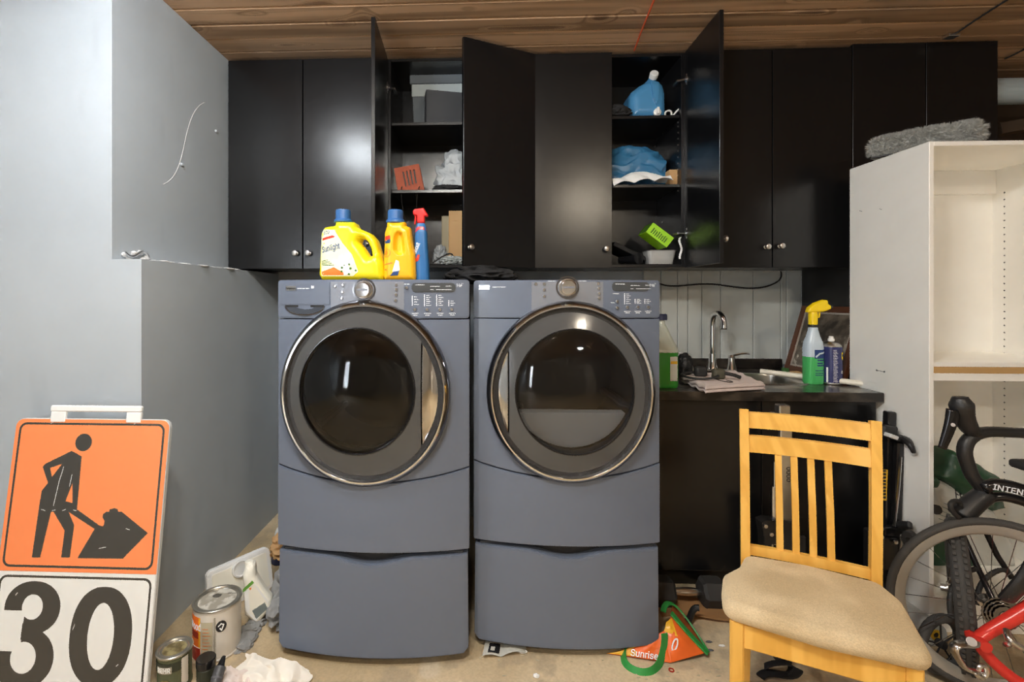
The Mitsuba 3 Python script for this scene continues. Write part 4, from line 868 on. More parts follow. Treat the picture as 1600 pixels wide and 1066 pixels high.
xl = lambda u: sx + (X(u, sy) - X(1277, sy))
part(k, 'label', drape(panel(sbox(xl(1272), zz_(561), xl(1289), zz_(547.5)), 0, .0006, ref=.01), lb), 'label_blue')
part(k, 'label_sheen', drape(panel(LineString([(xl(1274), zz_(558)), (xl(1279), zz_(553.5)), (xl(1288), zz_(551.5))]).buffer(.004), 0, .0006, ref=.01), lb, .0014), 'milky_clear')
part(k, 'label_print', drape(tri([panel(sbox(xl(1276), zz_(v + 2.2), xl(e), zz_(v)), 0, .0006, ref=.01) for v, e in ((562.5, 1287), (567, 1285), (570.5, 1287))] + [panel(sbox(xl(1273), zz_(v + 1), xl(e), zz_(v)), 0, .0006, ref=.01) for v, e in ((579, 1288), (583, 1286), (586, 1287))]), loft([sring(sx, sy, CZ, wS, wS * .86, 2.6), sring(sx, sy, zz_(559), wS, wS * .86, 2.6)])), 'label_blue')
part(k, 'collar', lathe([(0, 0), (wS * .26, 0), (wS * .26, .012), (0, .012)], 24, (sx, sy, zz_(513))), 'soft_black')
part(k, 'trigger_neck', lathe([(wS * .23, 0), (wS * .24, .05), (wS * .2, .06), (0, .06)], 24, (sx, sy, zz_(509))), 'yellow_trigger')
R5, S5 = (1180, 450), 6.271
hd = Polygon(zpx(sy, R5, S5, (545, 248), (560, 205), (620, 160), (700, 130), (735, 135), (738, 165), (770, 190), (768, 215), (700, 240), (600, 250))).buffer(-.002).buffer(.004)
dz_ = CZ - Z(601, sy, 1277)
part(k, 'trigger_head', move(puffy(hd, sy - .016, .032, .009, .005, 4), sx - X(1277, sy), 0, dz_), 'yellow_trigger', True)
tp = [at(R5[0] + a_ / S5, R5[1] + b / S5, sy) + (sx - X(1277, sy), 0, dz_) for a_, b in ((668, 240), (672, 262), (668, 285), (664, 305))]
part(k, 'trigger', tube(spl(tp, 12), .004, 8), 'yellow_trigger')
part(k, 'nozzle', tube([at(R5[0] + a_ / S5, R5[1] + b / S5, sy) + (sx - X(1277, sy), 0, dz_) for a_, b in ((765, 200), (795, 196))], .009, 12), 'soft_black')
cx_, cy_ = float(onz(1307, 602, CZ)[0]), float(onz(1307, 602, CZ)[1]) + .035
zc = lambda v: Z(v, cy_, 1305) - (Z(602, cy_, 1305) - CZ); rc = (X(1320, cy_) - X(1291, cy_)) / 2
k = thing('spray_can', 'blue spray can with white nozzle standing at the counter edge', 'spray can')
part(k, 'can', lathe([(0, .0008), (rc - .002, .0008), (rc, .004), (rc, .008), (rc - .001, .010), (rc - .001, zc(543) - CZ), (rc, zc(542) - CZ), (rc - .003, zc(540) - CZ), (rc * .72, zc(536.5) - CZ), (rc * .45, zc(535) - CZ), (0, zc(535) - CZ)], 36, (cx_, cy_, CZ)), 'brushed_nickel', 35)
part(k, 'wrap', lathe([(rc + .0004, .011), (rc + .0004, zc(543.5) - CZ)], 48, (cx_, cy_, CZ)), 'can_blue', True)
part(k, 'nozzle_cap', lathe([(.0135, zc(536) - CZ), (.0135, zc(531.5) - CZ), (.0095, zc(530.5) - CZ), (.009, zc(527.5) - CZ), (0, zc(527.5) - CZ)], 20, (cx_, cy_, CZ)), 'white_plastic')
sh = Polygon([(-.011, -.012), (.0, -.02), (.011, -.012), (.011, .016), (-.011, .016)])
c3 = (cx_, cy_, 0)
part(k, 'emblem', around(move(panel(sh, 0, .0006, ref=.006), 0, 0, zc(557)), rc + .0012, c3, .75), 'yellow_trigger')
part(k, 'emblem_lettering', around(text('WD', .010, 0, zc(557) - .003, -.0002, center=True, bold=True, squeeze=.7), rc + .0014, c3, .75), 'can_blue', False)
part(k, 'small_print', [around(strip(-.008, .006 + .003 * ((i * 7) % 3), zc(548 + 2.4 * i) - .0022, zc(548 + 2.4 * i), n=3), rc + .001, c3, -.25) for i in range(21)], 'label_white', False)
part(k, 'ring_mark', around(move(panel(Point(0, 0).buffer(.007).difference(Point(0, 0).buffer(.0045)), 0, .0005), 0, 0, zc(582)), rc + .001, c3, .62), 'label_white', False)
part(k, 'barcode', around(strip(-.004, .004, zc(598), zc(575), n=2), rc + .001, c3, -.95), 'label_white', False)
solo('green_sponge', rbox(X(1222, 2.72), X(1230, 2.72), 2.70, 2.73, CZ + .0005, CZ + .026, .004), mat('sponge_green', lin(60, 100, 50), .9), 'small green sponge at the foot of the picture frame', 'sponge')
solo('soap_scrap', rbox(X(1236, 2.66), X(1250, 2.66), 2.64, 2.68, CZ + .0005, CZ + .016, .007), 'card', 'tan scrap of soap on the counter below the picture frame', 'soap')

# ------------------------------------------------------------------ white shelf unit on the right
WX0 = float(at(1452, CY, 1.95)[0]); WF, WB = 1.95, 2.36
wu = thing('shelf_unit', 'tall white open shelf unit with chipped edges right of the sink counter', 'shelf unit')
WT = Z(221, WF, 1449); WR = X(1555, WB - .02) + .018; TH = .018
ZS0, ZS1 = Z(595, WF, 1500), Z(575, WF, 1500)
part(wu, 'side_panel', box(WX0, WX0 + TH, WF, WB, 0, WT, .0015), 'white_melamine', False)
part(wu, 'side_panel', box(WR - TH, WR, WF, WB, 0, WT, .0015), 'white_melamine', False)
part(wu, 'top_panel', box(WX0 + TH, WR - TH, WF, WB, WT - TH, WT, .0015), 'white_melamine', False)
part(wu, 'back_panel', box(WX0 + TH, WR - TH, WB - .008, WB - .002, .06, WT - TH, 0), 'white_melamine', False)
part(wu, 'back_rail', box(WX0 + TH, WR - TH, WB - .026, WB - .009, WT - TH - .11, WT - TH - .0005, .0015), 'white_melamine', False)
sh = part(wu, 'shelf', box(WX0 + TH, WR - TH, WF + .006, WB - .009, ZS1 + .003, ZS1 + .02, .001), 'white_melamine', False)
part(sh, 'edge_strip', box(WX0 + TH + .001, WR - TH - .001, WF + .004, WF + .02, ZS1 - .022, ZS1 + .0025, .001), 'bare_chipboard', False, label='bare chipboard edge under the white shelf board')
part(wu, 'shelf', box(WX0 + TH, WR - TH, WF + .004, WB - .009, ZS0 - .002, ZS1 - .0225, .001), 'white_melamine', False)
zb0 = Z(940, WF, 1500)
part(wu, 'bottom_panel', box(WX0 + TH, WR - TH, WF + .004, WB - .009, zb0, zb0 + .018, .001), 'white_melamine', False)
part(wu, 'plinth', box(WX0 + TH, WR - TH, WF + .03, WF + .046, 0, zb0 - .0005, .001), 'white_melamine', False)
for yp in (WF + .05, WB - .06):
    part(wu, 'peg_holes', [turn(lathe([(0, 0), (.0035, 0), (.0035, .001), (0, .001)], 8), -90, (0, 1, 0)).apply_translation((WR - TH, yp, z)) for z in np.arange(.3, WT - .1, .032)], 'grime', False, kind='stuff')
for u, v, s in ((1376, 580, 1), (1345, 330, 0), (1376, 327, 0)):
    p = atx(u, v, WX0)
    if s: part(wu, 'screw_hole', [turn(lathe([(0, 0), (.004, 0), (.004, .001), (0, .001)], 8), -90, (0, 1, 0)).apply_translation(p + (0, d, 0)) for d in (-.02, .02)] + [box(p[0] - .0008, p[0], p[1] - .02, p[1] + .02, p[2] - .001, p[2] + .001, 0)], 'grime', False)
    else: part(wu, 'scuff', turn(box(p[0] - .0006, p[0] + .0002, p[1] - .007, p[1] + .007, p[2] - .001, p[2] + .001, 0), 25, (1, 0, 0), p), 'grime', False)
# shaggy duster pad on top
A, B_ = np.array([float(WX0) + .012, 2.255, WT + .060]), np.array([X(1541, 2.02), 2.03, WT + .064])
ax = (B_ - A) / np.linalg.norm(B_ - A); sd = np.cross([0, 0, 1], ax); LL = np.linalg.norm(B_ - A)
k = thing('shaggy_pad', 'long shaggy grey microfibre pad lying on top of the white shelf unit', 'duster')
core = [A + ax * LL * t for t in np.linspace(0, 1, 16)]
prof = np.array([.45, .9, 1, 1, 1, 1, 1, 1, 1, 1, 1, 1, 1, 1, .95, .5])
part(k, 'core', tube(core, .046 * prof, 16), mat('shag_grey', proc(lambda p, n, uv: mix([.26, .265, .25], [.48, .48, .455], noise(p.x * 110, p.y * 110, p.z * 110))), .95), True)
vs, fs = [], []
for i in range(9000):
    t, a_ = rng.random(), rng.random() * 2 * np.pi
    end = 0
    nn = math.cos(a_) * sd + math.sin(a_) * np.array([0, 0, 1.0])
    pr = np.interp(t, np.linspace(0, 1, 16), prof)
    if t < .02 or t > .98: nn = nn * .6 + ax * (-1 if t < .5 else 1)
    rad_ = math.cos(a_) * sd + math.sin(a_) * np.array([0, 0, 1.0])
    if t < .02 or t > .98: pr = pr * rng.random() ** .5
    o = A + ax * LL * t + rad_ * .043 * pr
    cl = meshkit.noise(o * 55, 3)
    dr_ = nn + .9 * (rng.random(3) - .5) + np.array([0, 0, -.25]) + sd * (cl - .5) * 1.6 + ax * (meshkit.noise(o * 50, 5) - .5) * 1.6; dr_ /= np.linalg.norm(dr_)
    l = .012 + .014 * cl; w = np.cross(dr_, rng.random(3) - .5); w /= np.linalg.norm(w)
    q = o + dr_ * l; q[2] = max(q[2], WT + .001); o[2] = max(o[2], WT + .001); q2 = q + w * .001; q2[2] = max(q2[2], WT + .001)
    b = len(vs); c2 = np.cross(dr_, w)
    vs += [o + w * .0026, o - w * .0026, o + c2 * .0026, q]; fs += [(b, b + 1, b + 3), (b + 1, b + 2, b + 3), (b + 2, b, b + 3)]
part(k, 'pile', trimesh.Trimesh(np.array(vs), fs, process=False), 'shag_grey', False, kind='stuff')
part(k, 'frame_clip', bar(A + (-.02, -.03, -.046), A + (.03, -.085, -.046), .012, .008), 'soft_black')

# bag, roll, in and before the unit
for kk, c_, r_ in (('fir_green', lin(22, 62, 40), .35), ('sack_white', lin(182, 184, 180), .4), ('bike_red', [.62, .035, .025], .25), ('matt_black', [.016, .016, .017], .42), ('tyre', [.05, .048, .046], .8), ('rim_grey', lin(148, 142, 132), .38), ('alloy', [.70, .69, .67], .22)):
    mat(kk, c_, r_, metal=1.0 if kk == 'alloy' else 0.0)
zs = zb0 + .019
cb_ = at(1520, 800, 2.2)
def sack(y, pts, th, r, amp, seed):
    m = puffy(Polygon(px(y, *pts)).buffer(-.01).buffer(.01), y, th, r, .008)
    v = np.array(m.vertices); n = np.array(m.vertex_normals)
    v += n * ((meshkit.fbm(v * 14, 3, seed) - .5) * amp)[:, None]
    return trimesh.Trimesh(v, m.faces, process=False)
k = thing('soil_sack', 'slumped white and green sack in the bottom of the white shelf unit', 'sack')
body = sack(2.16, [(1450, 892), (1448, 860), (1454, 770), (1474, 752), (1512, 772), (1560, 800), (1590, 850), (1598, 892)], .13, .05, .03, 3)
part(k, 'sack', body, 'sack_white', True)
part(k, 'green_top', sack(2.15, [(1475, 750), (1499, 708), (1540, 728), (1575, 752), (1582, 800), (1560, 806), (1512, 778)], .15, .05, .03, 5), 'fir_green', True)
part(k, 'green_corner', sack(2.15, [(1453, 756), (1462, 746), (1472, 752), (1468, 764), (1455, 762)], .03, .012, .01, 6), 'fir_green', True)
part(k, 'green_side', drape(panel(Polygon(px(2.16, (1455, 888), (1453, 835), (1490, 850), (1530, 886))), 0, .001, ref=.015), body, .002), 'fir_green')
part(k, 'badge', drape(panel(Point(*px(2.16, (1464, 797))[0]).buffer(.02), 0, .001, ref=.01), body, .004), 'soft_black')
q = px(2.16, (1492, 778))[0]
part(k, 'lettering', drape(move(turn(text('Fr', .035, 0, 0, 0, squeeze=.8), 22, (0, 1, 0)), q[0], 0, q[1]), body, .003), 'soft_black', False)
part(k, 'small_print', drape(panel(unary_union([LineString(px(2.16, (1474 - 2 * i, 786 + 6 * i), (1502 - 2 * i, 797 + 6 * i))).buffer(.0014) for i in range(5)]), 0, .0008, ref=.02), body, .003), 'ink_grey')
k = thing('paper_roll', 'white roll with a yellow core on the floor before the white shelf unit', 'paper roll')
p = onz(1462, 992, .045); dR = np.array([-.02, .9, 0]); dR /= np.linalg.norm(dR)
m = lathe([(.016, -.001), (.043, 0), (.044, .004), (.044, .20), (.0, .20)], 32); m.apply_transform(trimesh.geometry.align_vectors([0, 0, 1], dR)); m.apply_translation((p[0], p[1], .0445)); part(k, 'roll', m, 'sack_white', 40)
m = lathe([(.010, .01), (.010, -.003), (.020, -.003), (.020, .01), (.010, .01)], 24); m.apply_transform(trimesh.geometry.align_vectors([0, 0, 1], dR)); m.apply_translation((p[0], p[1], .0445)); part(k, 'core', m, 'ochre', 40)
m = lathe([(0, -.001), (.010, -.001), (.010, .02), (0, .02)], 20); m.apply_transform(trimesh.geometry.align_vectors([0, 0, 1], dR)); m.apply_translation((p[0], p[1], .0445)); part(k, 'core_hole', m, 'soft_black')

# ------------------------------------------------------------------ black folding stands behind the chair
SX = WX0 - .10
def P3(u, v, t=2.03):
    "spot at depth t along the view axis"
    return np.array([0, 0, EYE]) + ray(u, v) * t
k = thing('folded_stand', 'black folded metal stand with clamp and wheels leaning by the white shelf unit', 'folded stand')
base = P3(1376, 950, 2.03)
lo = lambda u, v, t=2.03: P3(u, v, t)
p0, p1 = lo(1383, 935), lo(1390, 643); p0[1] = p1[1]
part(k, 'post', bar(p0, p1, .034, .034, up=(0, 1, 0), c=.004), 'gloss_black', False)
part(k, 'label_strip', bar(lo(1381, 782, 1.985), lo(1383, 734, 1.985), .020, .003, up=(0, 1, 0), c=0), 'ochre', False)
part(k, 'label_strip_print', [bar(lo(1381.2 + .03 * i, 779 - 5.2 * i, 1.981), lo(1381.3 + .03 * i, 776 - 5.2 * i, 1.981), .013, .002, up=(0, 1, 0), c=0) for i in range(9)], 'soft_black', False, kind='stuff')
q0, q1 = lo(1400, 820, 2.0), lo(1405, 690, 2.0)
part(k, 'second_tube', bar(q0, q1, .030, .030, up=(0, 1, 0), c=.006), 'gloss_black', False)
part(k, 'clamp', [bar(lo(1376, 672, 2.0), lo(1399, 676, 2.0), .03, .05, c=.006)], 'matt_black')
part(k, 'clamp_plate', bar(lo(1386, 679, 1.97), lo(1399, 684, 1.97), .034, .016, c=.003), 'white_plastic')
part(k, 'lever', tube(spl([lo(1399, 683, 1.99), lo(1410, 686, 1.98), lo(1420, 692, 1.94), lo(1428, 707, 1.92)], 16), np.r_[np.full(8, .015), np.linspace(.015, .008, 8)], 12), 'matt_black')
part(k, 'pull_rod', tube(spl([lo(1407, 714, 1.98), lo(1403, 770, 1.98), lo(1397, 822, 1.98)], 12), .0055, 8), 'worn_chrome')
part(k, 'top_bracket', bar(lo(1378, 832, 1.98), lo(1412, 832, 1.98), .055, .03, up=(0, 1, 0), c=.004), 'gloss_black', False)
part(k, 'hook', bar(lo(1403, 821, 1.97), lo(1424, 821, 1.92), .022, .03, up=(0, 1, 0), c=.006), 'matt_black')
part(k, 'side_plate', bar(lo(1386, 925, 1.96), lo(1394, 840, 1.96), .075, .012, up=(0, 1, 0), c=.004), 'gloss_black', False)
part(k, 'strut', tube([lo(1409, 838, 1.95), lo(1398, 940, 1.95)], .0055, 8), 'alloy')
for u, v in ((1377, 826), (1377, 839), (1399, 847), (1409, 838), (1392, 898)):
    m = lathe([(0, 0), (.009, 0), (.008, .005), (0, .006)], 14); m.apply_transform(trimesh.geometry.align_vectors([0, 0, 1], [0, -1, 0])); m.apply_translation(lo(u, v, 1.945)); part(k, 'bolt', m, 'alloy')
wc_ = lo(1424, 845, 1.90)
m = turn(lathe([(.012, -.012), (.032, -.012), (.036, -.008), (.036, .008), (.032, .012), (.012, .012), (.012, -.012)], 28), 90, (0, 1, 0)); m.apply_translation((wc_[0], wc_[1], wc_[2])); part(k, 'wheel', m, 'tyre')
bc = lo(1408, 905, 1.97); bc[2] = .0
part(k, 'skirt', puffy(Polygon([(bc[0] - .085, .001), (bc[0] + .055, .001), (bc[0] + .062, .14), (bc[0] + .05, .29), (bc[0] - .01, .34), (bc[0] - .085, .34)]), bc[1] + .02, .08, .02, .012), 'matt_black', True)
k = thing('folded_scooter', 'folded scooter with grey metal pole standing against the black sink cabinet', 'scooter')
sy_ = CY0 - .10
pz = lambda v: Z(v, sy_, 1222)
xg = X(1222, sy_)
part(k, 'grip_block', box(xg - .021, xg + .024, sy_ - .02, sy_ + .02, pz(652), pz(632), .004), 'alloy', False)
part(k, 'pole', box(xg - .012, xg + .036, sy_ - .012, sy_ + .012, pz(830), pz(652), .004), 'alloy', False)
part(k, 'pole_lettering', move(turn(text('0000', .018, 0, 0, 0, bold=True), -90, (0, 1, 0)), xg + .028, sy_ - .0125, pz(752)), 'soft_black', False)
part(k, 'side_rod', tube([(X(1211, sy_), sy_, pz(722)), (X(1211, sy_), sy_, pz(850))], .009, 10), 'alloy')
part(k, 'side_rod', tube([(X(1209, sy_), sy_, pz(760)), (X(1209, sy_), sy_, pz(850))], .012, 10), 'worn_chrome')
part(k, 'clamp_bolt', turn(lathe([(0, 0), (.011, 0), (.011, .012), (.006, .02), (0, .02)], 14), 90, (1, 0, 0)).apply_translation((X(1206, sy_), sy_, pz(647))), 'alloy')
br = Polygon(px(sy_ - .03, (1192, 818), (1200, 815), (1245, 820), (1252, 862), (1250, 905), (1225, 905), (1222, 850), (1205, 850), (1204, 905), (1198, 905), (1196, 840))).buffer(.004)
part(k, 'bracket', panel(br, sy_ - .03, .05, .004), 'matt_black')
for u, v in ((1197, 823), (1206, 836)):
    m = lathe([(0, 0), (.009, 0), (.008, .005), (0, .006)], 14); m.apply_transform(trimesh.geometry.align_vectors([0, 0, 1], [0, -1, 0])); m.apply_translation((X(u, sy_ - .035), sy_ - .031, Z(v, sy_ - .035, u))); part(k, 'bolt', m, 'alloy')
part(k, 'fork', bar((X(1201, sy_), sy_ - .02, pz(905)), (X(1199, sy_), sy_ - .02, pz(838)), .022, .01, up=(0, 1, 0)), 'alloy', False)
m = turn(lathe([(.012, -.015), (.085, -.015), (.10, -.008), (.10, .008), (.085, .015), (.012, .015), (.012, -.015)], 36), 90, (0, 1, 0)); m.apply_translation((X(1208, sy_), sy_ - .0, .1005)); part(k, 'wheel', m, 'tyre')
part(k, 'deck', bar((X(1236, sy_), sy_ - .01, .02), (X(1236, sy_), sy_ - .01, .34), .10, .03, up=(0, 1, 0), c=.008), 'matt_black', False)

# ------------------------------------------------------------------ the chair
FLp, FRp = onz(1151, 964, .44), onz(1427, 1036, .44)
BRp, BLp = onz(1366, 905, .47), onz(1165, 868, .47)
ex = FRp - FLp; ex[2] = 0
C = Frame((FLp[0], FLp[1], 0), ex); Wf = float(np.linalg.norm(ex))
loc = lambda p: ((p - C.o) @ C.R)
bl, br_ = loc(BLp), loc(BRp)
print('chair', Wf, bl, br_)
ch = thing('dining_chair', 'light wooden dining chair with slatted back and beige velour seat', 'chair')
SEAT = .45; dpt = float((bl[1] + br_[1]) / 2); xb0, xb1 = float(bl[0]), float(br_[0])
def cpart(name, m, mm='beech_wood', s=30): return part(ch, name, C(m), mm, s)
lw = .034
cpart('front_leg', box(-lw / 2, lw / 2, -lw / 2, lw / 2, 0, SEAT - .012, .004))
cpart('front_leg', box(Wf - lw / 2, Wf + lw / 2, -lw / 2, lw / 2, 0, SEAT - .012, .004))
ztop = .937; lean = .075
def backleg(x):
    ys = [-.07 + dpt + .0, dpt - .01, dpt, dpt + .012, dpt + .04, dpt + lean]; ys[0] = dpt + .05
    zs_ = [0, .25, SEAT, .60, .78, ztop]
    pts = spl([(x + (.018 * max(0, (z - SEAT) / .5) ** 1.3 if x > .2 else 0), y, z) for y, z in zip(ys, zs_)], 26)
    return tube(pts, 1, 4, sec=[(.0135, .015), (-.0135, .015), (-.0135, -.015), (.0135, -.015)]), pts
for x in (xb0, xb1):
    m, pts = backleg(x); cpart('back_post', m, s=35)
yb_ = lambda z: float(np.interp(z, pts[:, 2], pts[:, 1]))
def rail(name, z0, z1, th=.02, bow=.018):
    n = 14; xs = np.linspace(xb0 + .012, xb1 - .012 + .018 * max(0, (z0 - SEAT) / .5) ** 1.3, n); R_ = []
    for x in xs:
        t = (x - xb0) / (xb1 - xb0) * 2 - 1; o = bow * (1 - t * t)
        R_.append([(x, yb_(z0) - th / 2 + o, z0), (x, yb_(z0) + th / 2 + o, z0), (x, yb_(z1) + th / 2 + o, z1), (x, yb_(z1) - th / 2 + o, z1)])
    m = loft(R_); m.fix_normals(); return cpart(name, m, s=35)
zr = [Z(657 + 0, 1.6, 1200)]
rail('top_rail', .878, .929); rail('top_rail', .800, .853); rail('lower_rail', SEAT + .022, SEAT + .052, .018, .010)
for i in range(4):
    x = xb0 + (xb1 - xb0) * (.29, .42, .555, .69)[i]
    t = (x - xb0) / (xb1 - xb0) * 2 - 1
    ptsx = [(x, yb_(z) + (.018 if z > .7 else .010 + .008 * (z - SEAT) / .4) * (1 - t * t), z) for z in np.linspace(SEAT + .045, .806, 10)]
    cpart('back_slat', tube(ptsx, 1, 4, sec=[(.0095, .006), (-.0095, .006), (-.0095, -.006), (.0095, -.006)]), s=35)
cpart('apron', box(lw / 2 - .002, Wf - lw / 2 + .002, -.012, .010, SEAT - .085, SEAT - .018, .003))
cpart('apron', bar((0, lw / 2 - .004, SEAT - .051), (xb0, dpt - .01, SEAT - .051), .02, .066))
cpart('apron', bar((Wf, lw / 2 - .004, SEAT - .051), (xb1, dpt - .01, SEAT - .051), .02, .066))
cpart('apron', box(xb0 + .01, xb1 - .01, dpt - .012, dpt + .008, SEAT - .085, SEAT - .018, .003))
seat = Polygon([(-.034, -.026), (Wf * .5, -.046), (Wf + .032, -.028), (Wf + .036, .05), (Wf + .040, .14), (xb1 + .034, dpt - .11), (xb1 + .006, dpt - .025), (Wf * .55, dpt - .008), (xb0 - .004, dpt - .024), (xb0 - .026, dpt - .11), (-.030, .14), (-.036, .05)]).buffer(-.035).buffer(.07).buffer(-.035)
sm = puffy(seat, 0, .052, .024, .010, steps=8); v = np.array(sm.vertices)
hgt = .052 - v[:, 1]
dist = shapely.distance(seat.boundary, shapely.points(v[:, [0, 2]]))
sv = np.c_[v[:, 0], v[:, 2], SEAT - .0175 + hgt + np.where(hgt > .03, .012 * np.clip(dist / .12, 0, 1), 0)]
cpart('seat_cushion', trimesh.Trimesh(sv, sm.faces[:, ::-1] if False else sm.faces, process=False), 'beige_velour', True)

# ------------------------------------------------------------------ bicycles
wcn = P3(1551, 948, 1.60); phi = math.radians(-14)
WFm = Frame(wcn, (math.cos(phi), math.sin(phi), 0), (0, 0, 1)); RW = float(wcn[2])
print('wheel radius', RW)
def wheel(F_, r, rim_d, m_rim, k, hub=True, tw=.0125):
    def rev(prof, n=72):
        m = turn(lathe(prof, n), 90, (1, 0, 0)); return F_(m)
    a_ = np.linspace(0, 2 * np.pi, 12)
    tp_ = part(k, 'tyre', rev([(r - tw + tw * math.cos(t), tw * math.sin(t)) for t in a_][::-1]), 'tyre', 40)
    rm = part(k, 'rim', rev([(r - tw * 1.7, .010), (r - tw * 1.7, -.010), (r - rim_d - .006, -.009), (r - rim_d - .016, 0), (r - rim_d - .006, .009), (r - tw * 1.7, .010)][::-1]), m_rim, 40)
    h = part(k, 'hub', rev([(0, -.05), (.012, -.05), (.012, -.035), (.024, -.034), (.024, -.030), (.014, -.026), (.014, .026), (.024, .030), (.024, .034), (.012, .035), (.012, .05), (0, .05)][::-1], 24), 'alloy', 35)
    for i in range(24):
        t = i * 2 * np.pi / 24; t2 = t + (.55 if i % 4 < 2 else -.55); s = -.03 if i % 2 else .03
        part(k, 'spoke', F_(tube([(.023 * math.cos(t2), s, .023 * math.sin(t2)), ((r - rim_d - .01) * math.cos(t), 0, (r - rim_d - .01) * math.sin(t))], .0011, 5)), 'dark_chrome')
    return rev
bk = thing('road_bike', 'red and black road bike with drop bars and a grey-rimmed wheel by the shelf unit', 'bicycle')
rev = wheel(WFm, RW, .040, 'rim_grey', bk)
rot = [(.024, -.03), (.047, -.03), (.047, -.034), (.024, -.034), (.024, -.03)]
teeth = Point(0, 0).buffer(.048, 24)
gear = lambda r, n: Polygon([((r + (.0022 if i % 2 else 0)) * math.cos(i * np.pi / n), (r + (.0022 if i % 2 else 0)) * math.sin(i * np.pi / n)) for i in range(2 * n)])
for i, (r, n) in enumerate(((.052, 25), (.045, 21), (.038, 18), (.031, 14))):
    part(bk, 'sprocket', WFm(panel(gear(r, n).difference(Point(0, 0).buffer(.018)), -.040 - .005 * i, .002)), 'dark_chrome', False)
D = 1.50
BB = P3(1527, 1000, D)
def tb(name, pts, r, m, n=24, sides=14, sec=None):
    return part(bk, name, tube(spl(pts, n), r, sides, sec), m, 40)
ell = [(1.35 * math.cos(t), .8 * math.sin(t)) for t in np.linspace(0, 2 * np.pi, 14, endpoint=False)]
tb('chain_stay', [BB, P3(1548, 985, 1.50), P3(1575, 970, 1.49), P3(1605, 952, 1.48), P3(1650, 925, 1.46), P3(1760, 868, 1.44)], np.linspace(.017, .026, 24), 'bike_red')
tb('down_tube', [BB, P3(1540, 1022, 1.49), P3(1560, 1042, 1.47), P3(1585, 1062, 1.45), P3(1640, 1085, 1.42), P3(1720, 1050, 1.42), P3(1765, 880, 1.44)], np.linspace(.016, .019, 24), 'bike_red')
part(bk, 'bottom_bracket', tube([BB + (-.006, -.034, 0), BB + (.006, .034, 0)], .016, 20), 'bike_red')
ck = part(bk, 'crank', tube(spl([P3(1522, 1002, 1.44), P3(1508, 1007, 1.43), P3(1491, 1011, 1.43), P3(1492, 1020, 1.43), P3(1500, 1034, 1.43), P3(1507, 1043, 1.43), P3(1522, 1049, 1.43), P3(1537, 1050, 1.43)], 40), .0105, 12, sec=[(1.25 * math.cos(t), .6 * math.sin(t)) for t in np.linspace(0, 2 * np.pi, 12, endpoint=False)]), 'alloy', 40)
part(ck, 'pedal', tube(spl([P3(1528, 1048, 1.42), P3(1538, 1041, 1.42), P3(1542, 1048, 1.42), P3(1540, 1056, 1.42), P3(1524, 1052, 1.42)], 24), .006, 8), 'alloy')
part(ck, 'crank_boss', tube([P3(1519, 1003, 1.46), P3(1518, 1003, 1.42)], .012, 18), 'alloy')
part(bk, 'derailleur', [tube([P3(1573, 1008, 1.45), P3(1575, 1008, 1.43), P3(1576, 1008, 1.42)], [.009, .008, .003], 16), tube(spl([P3(1573, 985, 1.46), P3(1578, 1000, 1.44), P3(1596, 1012, 1.43)], 12), .009, 10)], 'alloy', 40)
part(bk, 'derailleur_cage', tube(spl([P3(1574, 935, 1.50), P3(1588, 920, 1.48), P3(1600, 905, 1.47), P3(1615, 880, 1.46)], 16), .019, 10, sec=ell), 'matt_black', 40)
part(bk, 'seat_stay', tube([P3(1503, 833, 1.70), P3(1528, 888, 1.66), P3(1564, 963, 1.58)], .0085, 12), 'gloss_black', 40)
part(bk, 'seat_stay', tube([P3(1540, 830, 1.72), P3(1558, 868, 1.70), P3(1582, 905, 1.66)], .0085, 12), 'gloss_black', 40)
HB = 1.66
part(bk, 'handlebar', tube(spl([P3(1640, 676, HB - .02), P3(1600, 677, HB - .01), P3(1560, 675, HB), P3(1532, 677, HB), P3(1513, 688, HB), P3(1507, 705, HB), P3(1512, 726, HB), P3(1520, 745, HB), P3(1532, 760, HB), P3(1540, 772, HB)], 60), np.interp(np.linspace(0, 1, 60), [0, .4, .6, 1], [.0165, .018, .021, .020]), 16), 'matt_black', True)
part(bk, 'brake_hood', tube(spl([P3(1530, 676, HB), P3(1514, 668, HB - .01), P3(1506, 650, HB - .02), P3(1502, 632, HB - .03), P3(1500, 620, HB - .03)], 26), np.interp(np.linspace(0, 1, 26), [0, .3, .6, .85, 1], [.016, .026, .029, .033, .020]), 18), 'matt_black', True)
part(bk, 'brake_lever', tube(spl([P3(1490, 640, HB - .03), P3(1486, 660, HB - .03), P3(1479, 682, HB - .03), P3(1472, 701, HB - .03)], 20), np.linspace(.017, .010, 20), 12, sec=ell), 'gloss_black', True)
part(bk, 'lever_pivot', tube([P3(1489, 664, HB - .047), P3(1491, 667, HB - .01)], .006, 12), 'worn_chrome')
part(bk, 'stem', tube(spl([P3(1542, 770, HB), P3(1527, 782, HB), P3(1512, 795, HB), P3(1500, 808, HB)], 14), np.linspace(.030, .034, 14), 16), 'matt_black', True)
tt = part(bk, 'top_tube', tube(spl([P3(1536, 764, HB - .02), P3(1560, 757, HB - .03), P3(1590, 763, HB - .05), P3(1640, 785, HB - .08), P3(1700, 820, HB - .14), P3(1764, 872, 1.44)], 24), .019, 14), 'gloss_black', True)
part(bk, 'lower_tube', tube(spl([P3(1540, 784, HB - .01), P3(1560, 776, HB - .02), P3(1590, 781, HB - .04), P3(1640, 802, HB - .07), P3(1700, 838, HB - .14), P3(1764, 880, 1.44)], 24), .016, 14), 'gloss_black', True)
tp_ = P3(1549, 764, HB - .065)
fr = Frame(tp_, P3(1600, 774, HB - .09) - tp_)
